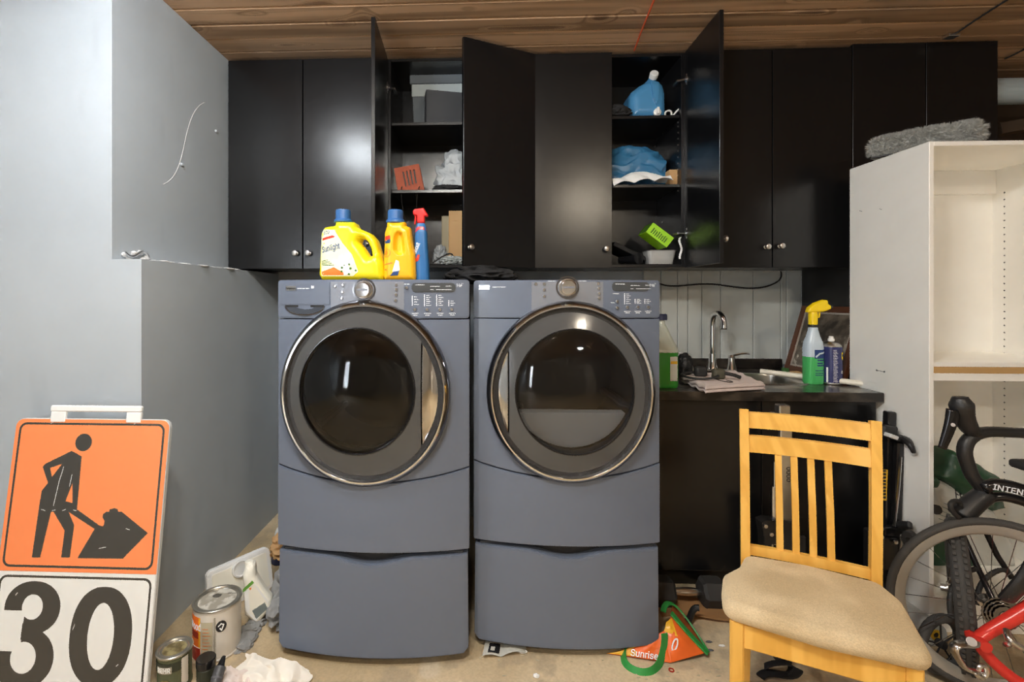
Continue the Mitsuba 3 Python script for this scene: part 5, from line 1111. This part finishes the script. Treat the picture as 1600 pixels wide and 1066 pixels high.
part(bk, 'tube_lettering', fr(text('INTENSE', .018, 0, 0, -.004, bold=True)), 'white_print', False)
part(bk, 'saddle_nose', rbox(*[c for c in (P3(1588, 745, 1.60)[0], P3(1640, 745, 1.60)[0])], P3(1588, 745, 1.60)[1] - .03, P3(1588, 745, 1.60)[1] + .03, Z(752, 1.57, 1590), Z(738, 1.57, 1590), .011), 'rubber', 40)
part(bk, 'seat_post', tube([P3(1764, 872, 1.44), P3(1660, 750, 1.57), P3(1630, 742, 1.60)], .013, 12), 'gloss_black', 40)
for pts in ([(1498, 808, 1.63), (1489, 800, 1.62), (1485, 790, 1.62), (1492, 783, 1.63), (1500, 790, 1.64)], [(1486, 965, 1.64), (1484, 940, 1.65), (1490, 915, 1.66), (1506, 897, 1.66), (1527, 889, 1.66)], [(1527, 945, 1.64), (1530, 920, 1.65), (1545, 900, 1.66), (1568, 891, 1.66), (1580, 900, 1.66)]):
    part(bk, 'brake_hose', tube(spl([P3(*q) for q in pts], 30), .0075, 10), 'rubber', True)
part(bk, 'gear_cable', tube(spl([P3(1462, 975, 1.62), P3(1470, 960, 1.62), P3(1490, 966, 1.60), P3(1510, 985, 1.55), P3(1522, 998, 1.5)], 30), .0025, 8), 'rubber', True)
# second bicycle: knobbly wheel seen almost edge on, behind
kb = thing('mountain_bike', 'dark mountain bike behind the road bike, knobbly wheel seen edge on', 'bicycle')
w2 = P3(1500, 905, 1.71)
F2 = Frame((w2[0], w2[1], .277), (math.cos(math.radians(50)), math.sin(math.radians(50)), 0), (-.10, -.03, 1))
rev2 = wheel(F2, .25, .035, 'matt_black', kb, tw=.026)
kn = []
for i in range(72):
    t = i * 2 * np.pi / 72
    for s in (-.012, .012):
        kn.append(move(turn(box(-.006, .006, -.005, .005, -.002, .006, .001), -math.degrees(t) + 90, (0, 1, 0)), .249 * math.cos(t), s, .249 * math.sin(t)))
part(kb, 'tread_knobs', F2(tri(kn)), 'tyre', False, kind='stuff')
w3 = onz(1450, 1036, .0)
F3 = Frame((w3[0], w3[1] - .05, .1045), (.96, .25, 0), (.05, .05, 1))
k = thing('stroller_wheel', 'small black open tyre standing on the floor between chair and grey-rimmed wheel', 'wheel')
part(k, 'tyre', F3(turn(lathe([(.088 + .016 * math.cos(t), .016 * math.sin(t)) for t in np.linspace(0, 2 * np.pi, 14)][::-1], 48), 90, (1, 0, 0))), 'tyre', 40)
for i in range(5):
    t = i * 1.2566 + .3; part(k, 'spoke', F3(tube([(.012 * math.cos(t), 0, .012 * math.sin(t)), (.076 * math.cos(t), 0, .076 * math.sin(t))], .0028, 6)), 'matt_black')
part(k, 'hub', F3(turn(lathe([(0, -.012), (.014, -.012), (.014, .012), (0, .012)][::-1], 18), 90, (1, 0, 0))), 'matt_black')

# ------------------------------------------------------------------ road-work sign
for kk, c_, r_ in (('sign_orange', [.86, .235, .075], .42), ('sign_white', [.72, .72, .69], .42), ('sign_black', [.038, .034, .028], .4), ('sign_edge', [.55, .55, .54], .5), ('rag_white', [.80, .75, .66], .95), ('rag_pink', [.70, .60, .54], .95), ('tin', [.50, .47, .40], 0.3), ('dry_paint', [.30, .27, .21], .7), ('can_white', lin(205, 198, 186), .45), ('can_orange', lin(228, 110, 36), .45), ('can_red', lin(150, 42, 26), .45), ('olive', lin(78, 82, 58), .5), ('olive_dark', lin(38, 42, 30), .5), ('rust_paint', lin(118, 98, 52), .7), ('charcoal', lin(66, 66, 68), .5), ('pale_grey', lin(226, 226, 224), .4), ('jug_cream', lin(236, 232, 218), .4), ('leaf_green', lin(96, 150, 60), .5), ('rag_grey', lin(135, 135, 134), .9), ('bag_orange', lin(232, 104, 40), .35), ('bag_yellow', lin(238, 178, 48), .35), ('bag_green', lin(44, 138, 62), .5), ('bag_brown', lin(150, 80, 40), .5), ('iron', [.03, .03, .03], .6), ('kraft', lin(168, 126, 84), .85)):
    mat(kk, c_, r_, metal=.85 if kk == 'tin' else 0)
TY = 1.655
P0 = at(148, 655, TY); Pd = at(120, 894, 1.585)
S = Frame((P0[0], P0[1], P0[2]), (1, 0, 0), (0, P0[1] - Pd[1], P0[2] - Pd[2]))
t_ = lambda *pts: S.trace(pts)
k = thing('road_sign', 'orange and white road-work sign with digging figure and 30 leaning on the grey wall', 'road sign')
tl, tr_, bl_, br2 = t_((24, 655), (269, 656), (-3, 896), (242, 894))
xL, xR = (tl[0] + bl_[0]) / 2, (tr_[0] + br2[0]) / 2; zT = 0.0; zM = (bl_[1] + br2[1]) / 2
zB = -(P0[2] - .002) / S.z[2]
print('sign', xR - xL, zM, zB)
full = Polygon(list(sbox(xL, zB, xR, -.03).exterior.coords)).union(rrect(xL, xR, zM, 0, .028))
part(k, 'board', S(panel(full, .001, .014, .002)), 'sign_edge')
org = rrect(xL + .002, xR - .002, zM - .05, -.002, .027).intersection(sbox(-9, zM + .001, 9, 1))
part(k, 'orange_face', S(panel(org, -.0006, .0016)), 'sign_orange', False)
part(k, 'white_face', S(panel(sbox(xL + .002, zB + .004, xR - .002, zM), -.0006, .0016)), 'sign_white', False)
def band(x0, x1, z0, z1, r, w): return rrect(x0, x1, z0, z1, r).difference(rrect(x0 + w, x1 - w, z0 + w, z1 - w, r - w * .8))
part(k, 'border', S(panel(band(xL + .016, xR - .016, zM + .014, -.014, .026, .007), -.0012, .0008)), 'sign_black', False)
part(k, 'border', S(panel(band(xL + .014, xR - .014, zB + .012, zM - .012, .026, .007), -.0012, .0008)), 'sign_black', False)
def zt_(*pts): return S.trace([(a / 4.1, 640 + b / 4.1) for a, b in pts])
man_ = Polygon(zt_((460, 266), (524, 300), (512, 505), (500, 520), (494, 655), (440, 655), (440, 610), (418, 590), (440, 500), (468, 470), (470, 600), (458, 612), (432, 600), (404, 640), (476, 742), (448, 948), (394, 948), (416, 775), (345, 655), (328, 655), (258, 948), (206, 948), (262, 560), (278, 510), (312, 470), (276, 368), (292, 348)))
man_ = Polygon(zt_((460, 266), (524, 300), (494, 640), (640, 745), (662, 748), (668, 735), (672, 714), (658, 690), (664, 668), (684, 655), (700, 655), (705, 640), (735, 632), (755, 640), (758, 655), (780, 655), (948, 792), (788, 955), (498, 952), (608, 765), (440, 655), (476, 742), (448, 948), (394, 948), (416, 775), (345, 655), (328, 655), (258, 948), (206, 948), (256, 600), (270, 520), (310, 470), (276, 368), (292, 348))).buffer(0)
holes = unary_union([Polygon(zt_((322, 374), (400, 348), (334, 434))), Polygon(zt_((466, 470), (466, 600), (420, 588)))])
pic = unary_union([man_.difference(holes).buffer(-.001).buffer(.001), Point(*zt_((537, 211))[0]).buffer(.030)])
part(k, 'digging_figure', S(panel(pic, -.0012, .0008)), 'sign_black', False)
def n30(*pts): return S.trace([(a / 5.714, 880 + b / 5.714) for a, b in pts])
# numerals: strokes with flat ends
def el(cx_, cz_, rx_, rz_, a0=0, a1=360, n=40): return [(cx_ + rx_ * math.cos(math.radians(a)), cz_ + rz_ * math.sin(math.radians(a))) for a in np.linspace(a0, a1, n)]
o_l, o_r, o_t, o_b = n30((602, 740))[0][0], n30((1206, 460))[0][0], n30((945, 212))[0][1], n30((880, 1105))[0][1]
sw = (o_r - o_l) * .275
ocx, ocz = (o_l + o_r) / 2, (o_t + o_b) / 2
rx0, rz0 = (o_r - o_l) / 2 * .96, (o_t - o_b) / 2
def sup(cx_, cz_, rx_, rz_, e): 
    a = np.linspace(0, 2 * np.pi, 64, endpoint=False); return Polygon([(cx_ + rx_ * np.sign(math.cos(t)) * abs(math.cos(t)) ** (2 / e), cz_ + rz_ * np.sign(math.sin(t)) * abs(math.sin(t)) ** (2 / e)) for t in a])
zero = sup(ocx, ocz, rx0, rz0, 2.25).difference(sup(ocx, ocz, rx0 - sw, rz0 - sw * .82, 2.0))
c3 = n30((285, 205), (285, 660), (285, 1075)); h_t, h_m, h_b = c3[0][1], n30((285, 615))[0][1], o_b
x3 = n30((290, 400))[0][0]; w3_ = (o_r - o_l)
up3 = sup(x3, (h_t + h_m) / 2 + .004, w3_ * .44, (h_t - h_m) / 2 + .012, 2.1).difference(sup(x3, (h_t + h_m) / 2 + .006, w3_ * .44 - sw, (h_t - h_m) / 2 - sw * .52, 2.0)).difference(sbox(x3 - 1, h_m - .5, x3 - .025, (h_t + h_m) / 2 - .006)).difference(sbox(x3 - 1, h_m - 1, x3 + 1, h_m - .012))
dx3 = -.012
dn3 = sup(x3 + dx3, (h_b + h_m) / 2, w3_ * .475, (h_m - h_b) / 2 + .014, 2.1).difference(sup(x3 + dx3, (h_b + h_m) / 2, w3_ * .475 - sw, (h_m - h_b) / 2 - sw * .50, 2.0)).difference(sbox(x3 - 1, (h_b + h_m) / 2 + .018, x3 - .025, h_m + .5)).difference(sbox(x3 - 1, h_m + .010, x3 + 1, h_m + 1))
mid3 = sbox(x3 - .028, h_m - sw * .42, x3 + .03, h_m + sw * .42)
three = unary_union([up3, dn3, mid3]).buffer(-.001).buffer(.001).intersection(sbox(xL + .002, zB + .01, xR, 0))
part(k, 'numeral', S(panel(three, -.0012, .0008)), 'sign_black', False); part(k, 'numeral', S(panel(zero, -.0012, .0008)), 'sign_black', False)
for l in ([(65, 796), (71, 798)], [(82, 798), (87, 797)], [(98, 798), (103, 796)], [(115, 797), (120, 798)], [(84, 790), (93, 752), (100, 730)], [(109, 760), (113, 742)], [(155, 857), (166, 855)], [(197, 826), (203, 828)], [(80, 662), (86, 658)], [(210, 663), (216, 659)], [(117, 976), (114, 984)], [(25, 930), (28, 926)], [(182, 1041), (185, 1038)]):
    part(k, 'scratch', S(panel(LineString(S.trace(l)).buffer(.0011), -.0014, .0005)), 'sign_edge', False)
hx0, hx1 = t_((80, 640), (222, 640)); zz0 = t_((150, 642))[0][1]
hk = part(k, 'handle', S(box(hx0[0], hx1[0], -.006, .010, zz0 - .004, zz0 + .018, .004)), 'white_plastic')
for a_, b_ in ((80, 103), (198, 221)):
    q = t_((a_, 650), (b_, 650)); part(hk, 'handle_leg', S(box(q[0][0], q[1][0], -.004, .0095, -.012, zz0 - .003, .003)), 'white_plastic')

# ------------------------------------------------------------------ cans, jug, rags by the wall
def can(name, u, v, zt, r, h, label, rim, lidm, bodym):
    p = onz(u, v, h); k = thing(name, label, 'paint can'); c_ = (float(p[0]), float(p[1]), 0)
    part(k, 'body', lathe([(0, .001), (r - .003, .001), (r, .003), (r, .008), (r - .002, .010), (r - .002, h - .014), (r + .001, h - .011), (r + .002, h - .006)], 48, c_), bodym, 35)
    part(k, 'rim', lathe([(r + .002, h - .007), (r + .003, h - .002), (r, h), (r - .006, h - .001), (r - .009, h - .005), (r - .012, h - .003), (r - .016, h - .003), (r - .018, h - .007), (r + .002, h - .007)], 48, c_), rim, 35)
    part(k, 'lid', lathe([(r - .0165, h - .006), (r - .022, h - .0065), (r - .03, h - .0055), (0, h - .0055), (0, h - .008), (r - .0165, h - .008), (r - .0165, h - .006)], 48, c_), lidm, 35)
    return k, c_
def lidtex(p, n, uv):
    g = fbm(p.x * 40, p.y * 40, 1.0, 3); return mix([.34, .31, .25], [.56, .53, .46], smoothstep(.35, .65, g)) * (1 - .75 * smoothstep(.70, .8, fbm(p.x * 34 + 9, p.y * 34, 4.0, 2)))
mat('stained_lid', proc(lidtex), .5)
mat('olive_lid', proc(lambda p, n, uv: mix([.10, .075, .03], [.30, .25, .12], smoothstep(.3, .7, fbm(p.x * 60, p.y * 60, 0.0, 3)))), .5)
k, c_ = can('paint_can', 340, 934, .19, .083, .19, 'large paint can with orange and white label, stained lid, by the grey wall', 'tin', 'stained_lid', 'can_white')
rr = .0822
def lab(name, a0, a1, z0, z1, m, s=1.0, n=8):
    return part(k, name, around(strip(0, (a1 - a0) * rr, z0, z1, n=n), rr + s * .0006, c_, a0), m, True if False else 30)
lab('label_panel', -1.05, -0.22, .006, .165, 'can_orange'); lab('label_band', -1.05, -0.22, .006, .055, 'can_red', 2); lab('label_stripe', -0.30, -0.22, .055, .165, 'bag_yellow', 2); lab('label_patch', -0.90, -0.32, .088, .112, 'can_red', 2)
lab('label_line', -1.05, -0.22, .056, .058, 'label_white', 3); lab('label_text_panel', -0.18, 0.32, .012, .150, 'card_pale', 1, 10)
part(k, 'lettering', around(text('Wood', .026, -.026, .120, -.0004, bold=True, squeeze=.6), rr + .0022, c_, -.58), 'label_white', False)
part(k, 'small_print', [around(strip(-.014, .014 - .004 * (i % 3), .03 + .012 * i, .0315 + .012 * i, n=3), rr + .0016, c_, (.06)) for i in range(9)], 'can_orange', False)
part(k, 'paint_drip', [around(strip(0, .006, .02, .165, n=2), rr + .0016, c_, .36)], 'dry_paint', False)
part(k, 'emblem', around(move(panel(ellipse(0, 0, .018, .020, 28), 0, .0006, ref=.006), 0, 0, .128), rr + .0016, c_, .66), 'soft_black')
part(k, 'emblem_mark', around(move(panel(LineString([(-.009, .003), (0, .010), (.008, .004), (.001, -.014), (-.004, -.006)]).buffer(.0022), 0, .0005, ref=.006), 0, 0, .128), rr + .0024, c_, .66), 'label_white')
k, c_ = can('paint_can', 273, 1011, .125, .054, .125, 'small olive green paint can with rusty lid beside the road sign', 'tin', 'olive_lid', 'olive')
rr = .0532
lab('label_band', -1.5, 1.5, .075, .104, 'olive_dark', 1, 24); lab('label_plate', -.55, .45, .072, .094, 'dry_paint', 2, 8); lab('label_side', .95, 1.4, .02, .11, 'can_white', 2, 6); lab('label_patch', -.2, .25, .02, .05, 'rust_paint', 1, 6)
part(k, 'lettering', around(text('BEHR', .015, 0, .0765, -.0003, center=True, bold=True, squeeze=.85), rr + .0018, c_, -.05), 'label_white', False)
p = onz(322, 1030, .07)
k = thing('dark_jar', 'small dark jar with black lid in front of the large paint can', 'jar')
part(k, 'jar', lathe([(0, .001), (.027, .001), (.030, .005), (.030, .045), (.024, .052), (0, .052)], 28, (p[0], p[1], 0)), 'olive_dark')
part(k, 'lid', lathe([(.031, .050), (.032, .054), (.032, .072), (.029, .076), (0, .075), (0, .050), (.031, .050)], 28, (p[0], p[1], 0)), 'gloss_black')
k = thing('grey_tube', 'dark grey squeeze tube with black nozzle in front of the paint cans', 'tube')
pa, pb_ = onz(350, 1030, .065), onz(333, 1078, .018)
pa[2] = .075
dv = (pa - pb_) / np.linalg.norm(pa - pb_)
part(k, 'tube', tube([pb_, pb_ + dv * .06, pa - dv * .03], [.017, .018, .017], 18), 'charcoal', 40)
part(k, 'label_ring', tube([pb_ + dv * .028, pb_ + dv * .033], .0186, 18), 'grime', 40)
part(k, 'nozzle', tube([pa - dv * .0295, pa - dv * .026, pa - dv * .008, pa], [.014, .012, .008, .006], 16), 'gloss_black', 40)
# bathroom scale leaning on the wall
k = thing('bathroom_scale', 'white bathroom scale standing on edge behind the paint cans', 'scale')
qa, qb = at(322, 893, 1.97), at(420, 851, 2.17)
exs = (qb - qa) * (1, 1, 0); w_ = float(np.linalg.norm(exs)); h_ = float(qa[2])
SF = Frame((qa[0] + .03, qa[1] - .03, 0), exs, (-.10, .12, 1)); h_ = h_ * 1.01
outl = Polygon([(0, .05), (0, h_), (w_, h_ + .012), (w_ + .01, .002), (.06, .002)]).buffer(-.025).buffer(.025)
part(k, 'tray', SF(panel(outl, 0, .028, .008)), 'pale_grey')
part(k, 'mat', SF(panel(outl.buffer(-.018), -.002, .004, .001)), 'jug_cream')
dl = SF.trace([(375, 888)], 0)[0]
part(k, 'dial_window', SF(turn(lathe([(.036, 0), (.036, .008), (.030, .010), (.028, .004), (0, .003), (0, 0), (.036, 0)], 32), 90, (1, 0, 0)).apply_translation((dl[0], -.003, dl[1]))), 'pale_grey')
# white jug with green band
jp = onz(403, 978, 0)
k = thing('white_jug', 'white plastic bottle with green band tilted against the bathroom scale', 'bottle')
JF = Frame((jp[0] + .01, jp[1] + .0, .002), (.93, .36, 0), (-.17, .06, 1))
jt = JF.trace([(a / 6.664 + 310, b / 6.664 + 820) for a, b in ((480, 980), (468, 700), (455, 560), (490, 470), (560, 430), (592, 450), (600, 560), (680, 690), (765, 800), (770, 900), (610, 1066), (590, 1060))])
jo = Polygon(jt).buffer(-.008).buffer(.008)
jb_ = JF(puffy(jo, 0, .07, .02, .006)); jb_.apply_translation((0, 0, .0015 - jb_.bounds[0][2])); part(k, 'body', jb_, 'jug_cream', True)
def jd(name, m, off, *pts): 
    q = Polygon(JF.trace([(a / 6.664 + 310, b / 6.664 + 820) for a, b in pts])); return part(k, name, JF(panel(q, -.0008 - off, .0012)), m, False)
dzj = 0
jd('label', 'label_white', .0, (478, 700), (590, 620), (735, 800), (600, 1010), (490, 900)); jd('green_band', 'leaf_green', .001, (465, 670), (560, 582), (580, 605), (462, 708)); jd('label_picture', 'ink_grey', .001, (560, 895), (690, 810), (722, 870), (602, 982)); jd('red_dot', 'ink_orange', .001, (528, 665), (552, 650), (550, 672), (535, 680))
part(k, 'neck', JF(move(lathe([(.018, -.02), (.018, .02), (.012, .024), (0, .024)], 18), jo.centroid.x - .025, .035, jo.bounds[3] - .012)), 'jug_cream')
# rags in the corner
g0 = onz(425, 950, .0)
solo('grey_rag', crumple((WX - .405, 2.10, .07), (.075, .19, .10), .8, 1.7, 5, 51, floor=.001, lim=(-1.05, WX - .345, 1.8, 2.5, .0005, .3)), 'rag_grey', 'heap of grey rags between the wall and the washing machine', 'rag')
solo('beige_rag', crumple((-.93, 2.20, .165), (.05, .06, .05), .8, 1.9, 4, 53), 'card', 'beige rag on top of the grey heap beside the washing machine', 'rag')
bx7, by7 = X(437, 2.36), 2.36
k = thing('capped_bottle', 'dark bottle with a white cap standing behind the washing machine by the grey wall', 'bottle')
zc7 = Z(846, 2.36, 437)
part(k, 'body', lathe([(0, .0005), (.036, .0005), (.040, .006), (.040, zc7 - .05), (.022, zc7 - .01), (.022, zc7), (0, zc7)], 28, (bx7, by7, 0)), 'navy_cap', 35)
part(k, 'cap', lathe([(.026, zc7 - .002), (.027, zc7 + .01), (.022, zc7 + .05), (.014, zc7 + .066), (0, zc7 + .066), (0, zc7 - .002), (.026, zc7 - .002)], 24, (bx7, by7, 0)), 'white_plastic', 35)
solo('dust_heap', [crumple((float((q := onz(u, v, 0))[0]), float(q[1]), .004), (.03, .03, .014), .9, 2.2, 3, int(u), floor=.0008) for u, v in ((392, 985), (385, 1000), (400, 975), (378, 1010), (410, 962))], 'rag_grey', 'grey lint scattered on the floor behind the large paint can', 'lint', kind='stuff')
def rag(u, v):
    X_ = u * .27 - .135; Y_ = v * .13 - .065
    u = np.asarray(u); fold = .010 * np.abs(np.sin(X_ * 46 + 3 * Y_ / .1 + 2.2 * meshkit.noise(np.c_[u * 5, v * 3, 0 * u], 9))) + .030 * np.exp(-((X_ - .01 - .3 * Y_) / .035) ** 2) + .024 * np.exp(-((X_ + .065 + .2 * Y_) / .03) ** 2) + .022 * np.exp(-((X_ - .085) / .025) ** 2)
    e = np.minimum(np.minimum(u, 1 - u), np.minimum(v, 1 - v))
    z = .004 + fold * np.clip(e / .12, 0, 1) + .010 * meshkit.fbm(np.c_[u * 6, v * 4, 0 * u], 3, 4)
    w = .03 * (meshkit.noise(np.c_[u * 4, 0 * u, v * 3], 5) - .5)
    return np.c_[rc_[0] + X_ + w * 1.2, rc_[1] + Y_ + .25 * X_ * -1 + w, z]
rc_ = onz(428, 1052, 0.0); rc_[1] -= .02
solo('white_rag', sheet(rag, 80, 50, .0035), 'rag_white', 'crumpled cream-white cloth on the floor at the washing machine corner', 'cloth')
rc2 = rc_.copy(); rc_ = onz(372, 1068, 0.0); 
solo('pink_rag', sheet(lambda u, v: (rag(u, v) - rc_) * (.55, .7, .7) + rc_, 50, 40, .003), 'rag_pink', 'pinkish cloth on the floor in front of the paint cans', 'cloth')
# paper and scraps under the dryer
pp = onz(785, 1018, 0.0)
def news(u, v): return np.c_[pp[0] - .075 + u * .16 + .02 * v, pp[1] - .045 + v * .14 + .03 * u, .004 + .014 * np.abs(np.sin(u * 5 + 1)) * (1 - v * .7) + .004 * v]
k = thing('newspaper', 'crumpled printed paper on the floor under the front edge of the dryer', 'paper')
part(k, 'sheet', sheet(news, 30, 16, .0015), 'paper_label', True)
part(k, 'printing', sheet(lambda u, v: news(.12 + .26 * u, .06 + .34 * v) + (0, 0, .0026), 14, 8, .001), 'soft_black', True)
part(k, 'printing', sheet(lambda u, v: news(.17 + .10 * u, .12 + .14 * v) + (0, 0, .0036), 8, 5, .0008), 'paper_label', True)
scr = []
for i in range(40):
    u, v = random.uniform(740, 1130), random.uniform(1015, 1064); q = onz(u, v, 0)
    scr.append(crumple((q[0], q[1], .001), (.003 + .004 * random.random(), .002, .0012), .6, 3, 1, i, floor=.0004))
part('floor', 'crumbs', scr, 'card_pale', False, kind='stuff')
for j, (u, v) in enumerate(((817, 1020), (838, 1058))):
    q = onz(u, v, 0); solo('paper_scrap', crumple((q[0], q[1], .004), (.013 - .004 * j, .006, .005), .8, 2, 3, 70 + j, floor=.0006), 'label_white', ('white scrap of paper on the floor below the dryer drawer', 'thin white scrap on the floor at the very bottom of the picture')[j], 'scrap')
# ------------------------------------------------------------------ shopping bag
bp = onz(1050, 1034, 0.0)
k = thing('shopping_bag', 'crumpled orange shopping bag with green trim and handle half under the dryer', 'bag')
def bq(u, v, z): return onz(u, v, z)
front = [bq(945, 1022, .004), bq(1048, 1036, .002), bq(1106, 1018, .006), bq(1046, 962, .13), bq(1036, 985, .08)]
def patch(name, pts, m, n=14, puff=.012, seed=0, th=.002):
    a, b, c, d = [np.asarray(q, float) for q in pts]
    def fn(u, v):
        p = (1 - v)[:, None] * ((1 - u)[:, None] * a + u[:, None] * b) + v[:, None] * ((1 - u)[:, None] * d + u[:, None] * c)
        nn = np.cross(b - a, d - a); nn /= np.linalg.norm(nn)
        p = p + nn * (puff * np.sin(np.pi * u) * np.sin(np.pi * v) + .010 * (meshkit.fbm(np.c_[u * 4, v * 4, 0 * u], 3, seed) - .5) * np.sin(np.pi * u) ** .5 * np.sin(np.pi * v) ** .5)[:, None]
        p[:, 2] = np.maximum(p[:, 2], .0035); return p
    return part(k, name, sheet(fn, n * 2, n, th), m, True)
E1 = bq(948, 1021, .006); E2 = bq(1048, 1036, .004); E3 = bq(1037, 986, .075); E4 = bq(985, 1014, .018)
TOPL, TOPR = P3(1049, 958, 1.83), P3(1106, 1021, 1.76); TOPR[2] = max(TOPR[2], .006)
BK = P3(1050, 950, 1.90); BK[2] = max(.10, BK[2]); 
patch('lower_panel', [E1, E2, E3, E4], 'bag_orange', seed=1, puff=.004)
patch('yellow_corner', [E1 + (0, -.0, .0), E1 * .55 + E2 * .45 + (0, 0, .004), E4 * .6 + E3 * .4, E4], 'bag_yellow', 8, seed=2, puff=.006)
patch('side_panel', [E2, TOPR + (-.012, 0, 0), TOPL + (0, 0, -.012), E3], 'bag_orange', seed=3)
patch('yellow_panel', [E3 + (0, -.003, 0), E3 * .5 + TOPR * .5 + (-.03, -.004, .022), TOPL + (.0, -.004, -.016), E3 * .5 + TOPL * .5 + (-.006, -.003, .0)], 'bag_yellow', 8, seed=4, puff=.004)
patch('back_panel', [TOPR, TOPR + (.01, .06, 0), BK + (.01, .02, 0), TOPL], 'bag_brown', seed=5, puff=-.008)
part(k, 'trim', tube(spl([TOPL, TOPL * .5 + TOPR * .5 + (0, 0, -.004), TOPR], 20), .011, 8, sec=[(1, .28), (1, -.28), (-1, -.28), (-1, .28)]), 'bag_green', 40)
part(k, 'trim', tube(spl([P3(1036, 956, 1.86), BK + (0, 0, .012), BK * .5 + TOPR * .5 + (.015, .03, .004), TOPR + (.004, .01, .004)], 24), .010, 8, sec=[(1, .28), (1, -.28), (-1, -.28), (-1, .28)]), 'bag_green', 40)
hp = [bq(975, 1016, .012), bq(974, 1026, .012), bq(979, 1040, .008), bq(994, 1050, .006), bq(1012, 1052, .006), bq(1026, 1044, .008), bq(1034, 1026, .02), bq(1038, 1006, .05), bq(1038, 990, .08)]
part(k, 'handle', tube(spl(hp, 50), .0125, 8, sec=[(.75, .85), (.55, 1.05), (-.75, -.85), (-.55, -1.05)]), 'bag_green', 40)
tx = Frame(E2 * .36 + E1 * .64 + (0, -.007, .004), E2 - E1, E3 - E2)
part(k, 'lettering', tx(text('Sunrise', .020, .0, .004, -.003, bold=True, slant=.2)), 'label_white', False)
tx = Frame(E3 * .62 + E2 * .38 + (.012, -.010, .0), TOPR - E3, (0, .2, 1))
part(k, 'emblem', tx(panel(ellipse(.012, .008, .010, .024).difference(ellipse(.012, .008, .005, .018)), -.004, .001)), 'label_white', False)
# dumbbell, cardboard, scraps on the right
k = thing('dumbbell', 'black hexagonal dumbbell with chrome handle on the floor under the sink cabinet', 'dumbbell')
dc = onz(1121, 957, 0.0); r_ = .062
hexa = Polygon([(r_ * math.cos(t), r_ * math.sin(t)) for t in np.radians(np.arange(6) * 60 + 30 - 30)])
cxh = float(dc[0]); cyh = float(dc[1]) + .05; zc_ = r_ * math.sin(math.radians(60)) + .0005
def hexhead(x0, x1):
    R_ = []
    for x, s in ((x0, .82), (x0 + .012, 1), (x1 - .012, 1), (x1, .82)):
        R_.append([(x, cyh + r_ * s * math.cos(t), zc_ + r_ * s * math.sin(t)) for t in np.radians(np.arange(6) * 60)])
    m = loft(R_); m.fix_normals(); return m
part(k, 'head', hexhead(cxh - .048, cxh + .048), 'iron', False); part(k, 'head', hexhead(cxh - .26, cxh - .165), 'iron', False)
part(k, 'grip', tube([(cxh - .166 + i * .0147, cyh, zc_) for i in range(9)], [.013, .0135, .0155, .0165, .0170, .0165, .0155, .0135, .013], 20), 'worn_chrome', True)
def cardb(u, v):
    a, b = onz(1046, 965, 0), onz(1180, 974, 0)
    return np.c_[a[0] - .03 + u * .36, a[1] + .012 * np.sin(u * 8) + v * .16 - .03 * u, .003 + .016 * np.exp(-((v) / .12) ** 2) * np.sin(np.pi * u) ** 2]
k = solo('cardboard_sheet', sheet(cardb, 40, 20, .0022), 'kraft', 'torn sheet of brown cardboard on the floor under the dumbbell', 'cardboard')
p = onz(1080, 968, .02)
solo('black_hook', tube(spl([p + (-.02, .0, -.01), p + (0, 0, .02), p + (.015, 0, .045), p + (.03, -.005, .05)], 16), .012, 10), 'soft_black', 'black plastic handle end behind the orange shopping bag', 'handle')
q = onz(1049, 1048, 0)
solo('rust_ring', lathe([(.006, .0006), (.010, .0006), (.010, .003), (.006, .003), (.006, .0006)], 20, (q[0], q[1], 0)), 'can_red', 'small rust-red ring on the floor in front of the orange bag', 'ring')
for j, (u, v) in enumerate(((1108, 1004), (1110, 1017), (1128, 1010))):
    q = onz(u, v, 0); solo('wood_chip', crumple((q[0], q[1], .002), (.010, .004, .003), .7, 2, 2, 80 + j, floor=.0005), ('grime', 'grime', 'label_white')[j], ('dark chip on the floor right of the orange bag, further from the camera', 'dark chip on the floor touching the tip of the orange bag', 'tiny white chip on the floor near the chair leg')[j], 'chip')
# under the chair
q = onz(1225, 1035, 0)
k = thing('strap_bundle', 'tangle of black straps with buckle on the floor under the chair', 'strap')
for i, pts in enumerate(([(1180, 1010, .02), (1200, 1006, .05), (1222, 1012, .04), (1240, 1030, .012)], [(1188, 1058, .006), (1205, 1052, .012), (1225, 1055, .01), (1248, 1046, .02)], [(1195, 1042, .02), (1215, 1036, .035), (1235, 1040, .02), (1226, 1056, .008)], [(1232, 1015, .06), (1260, 1022, .03), (1285, 1040, .012)])):
    part(k, 'strap', tube(spl([onz(*a) for a in pts], 24), .014, 6, sec=[(1, .2), (1, -.2), (-1, -.2), (-1, .2)]), 'black_cloth', 40)
part(k, 'buckle', rbox(q[0] - .03, q[0] + .02, q[1] - .02, q[1] + .02, .001, .03, .008), 'soft_black', 40)
q = onz(1300, 1045, 0)
k = thing('grey_case', 'low grey-green case lying on the floor under the chair seat', 'case')
part(k, 'case', turn(rbox(q[0] - .10, q[0] + .12, q[1] + .02, q[1] + .16, .001, .07, .012), -20, (0, 0, 1), q), mat('sage_plastic', lin(96, 98, 84), .5), 40)
q2 = onz(1340, 1050, .05)
part(k, 'dark_lid', turn(rbox(q[0] - .06, q[0] + .14, q[1] + .03, q[1] + .17, .0715, .10, .01), -20, (0, 0, 1), q), 'iron', 40)
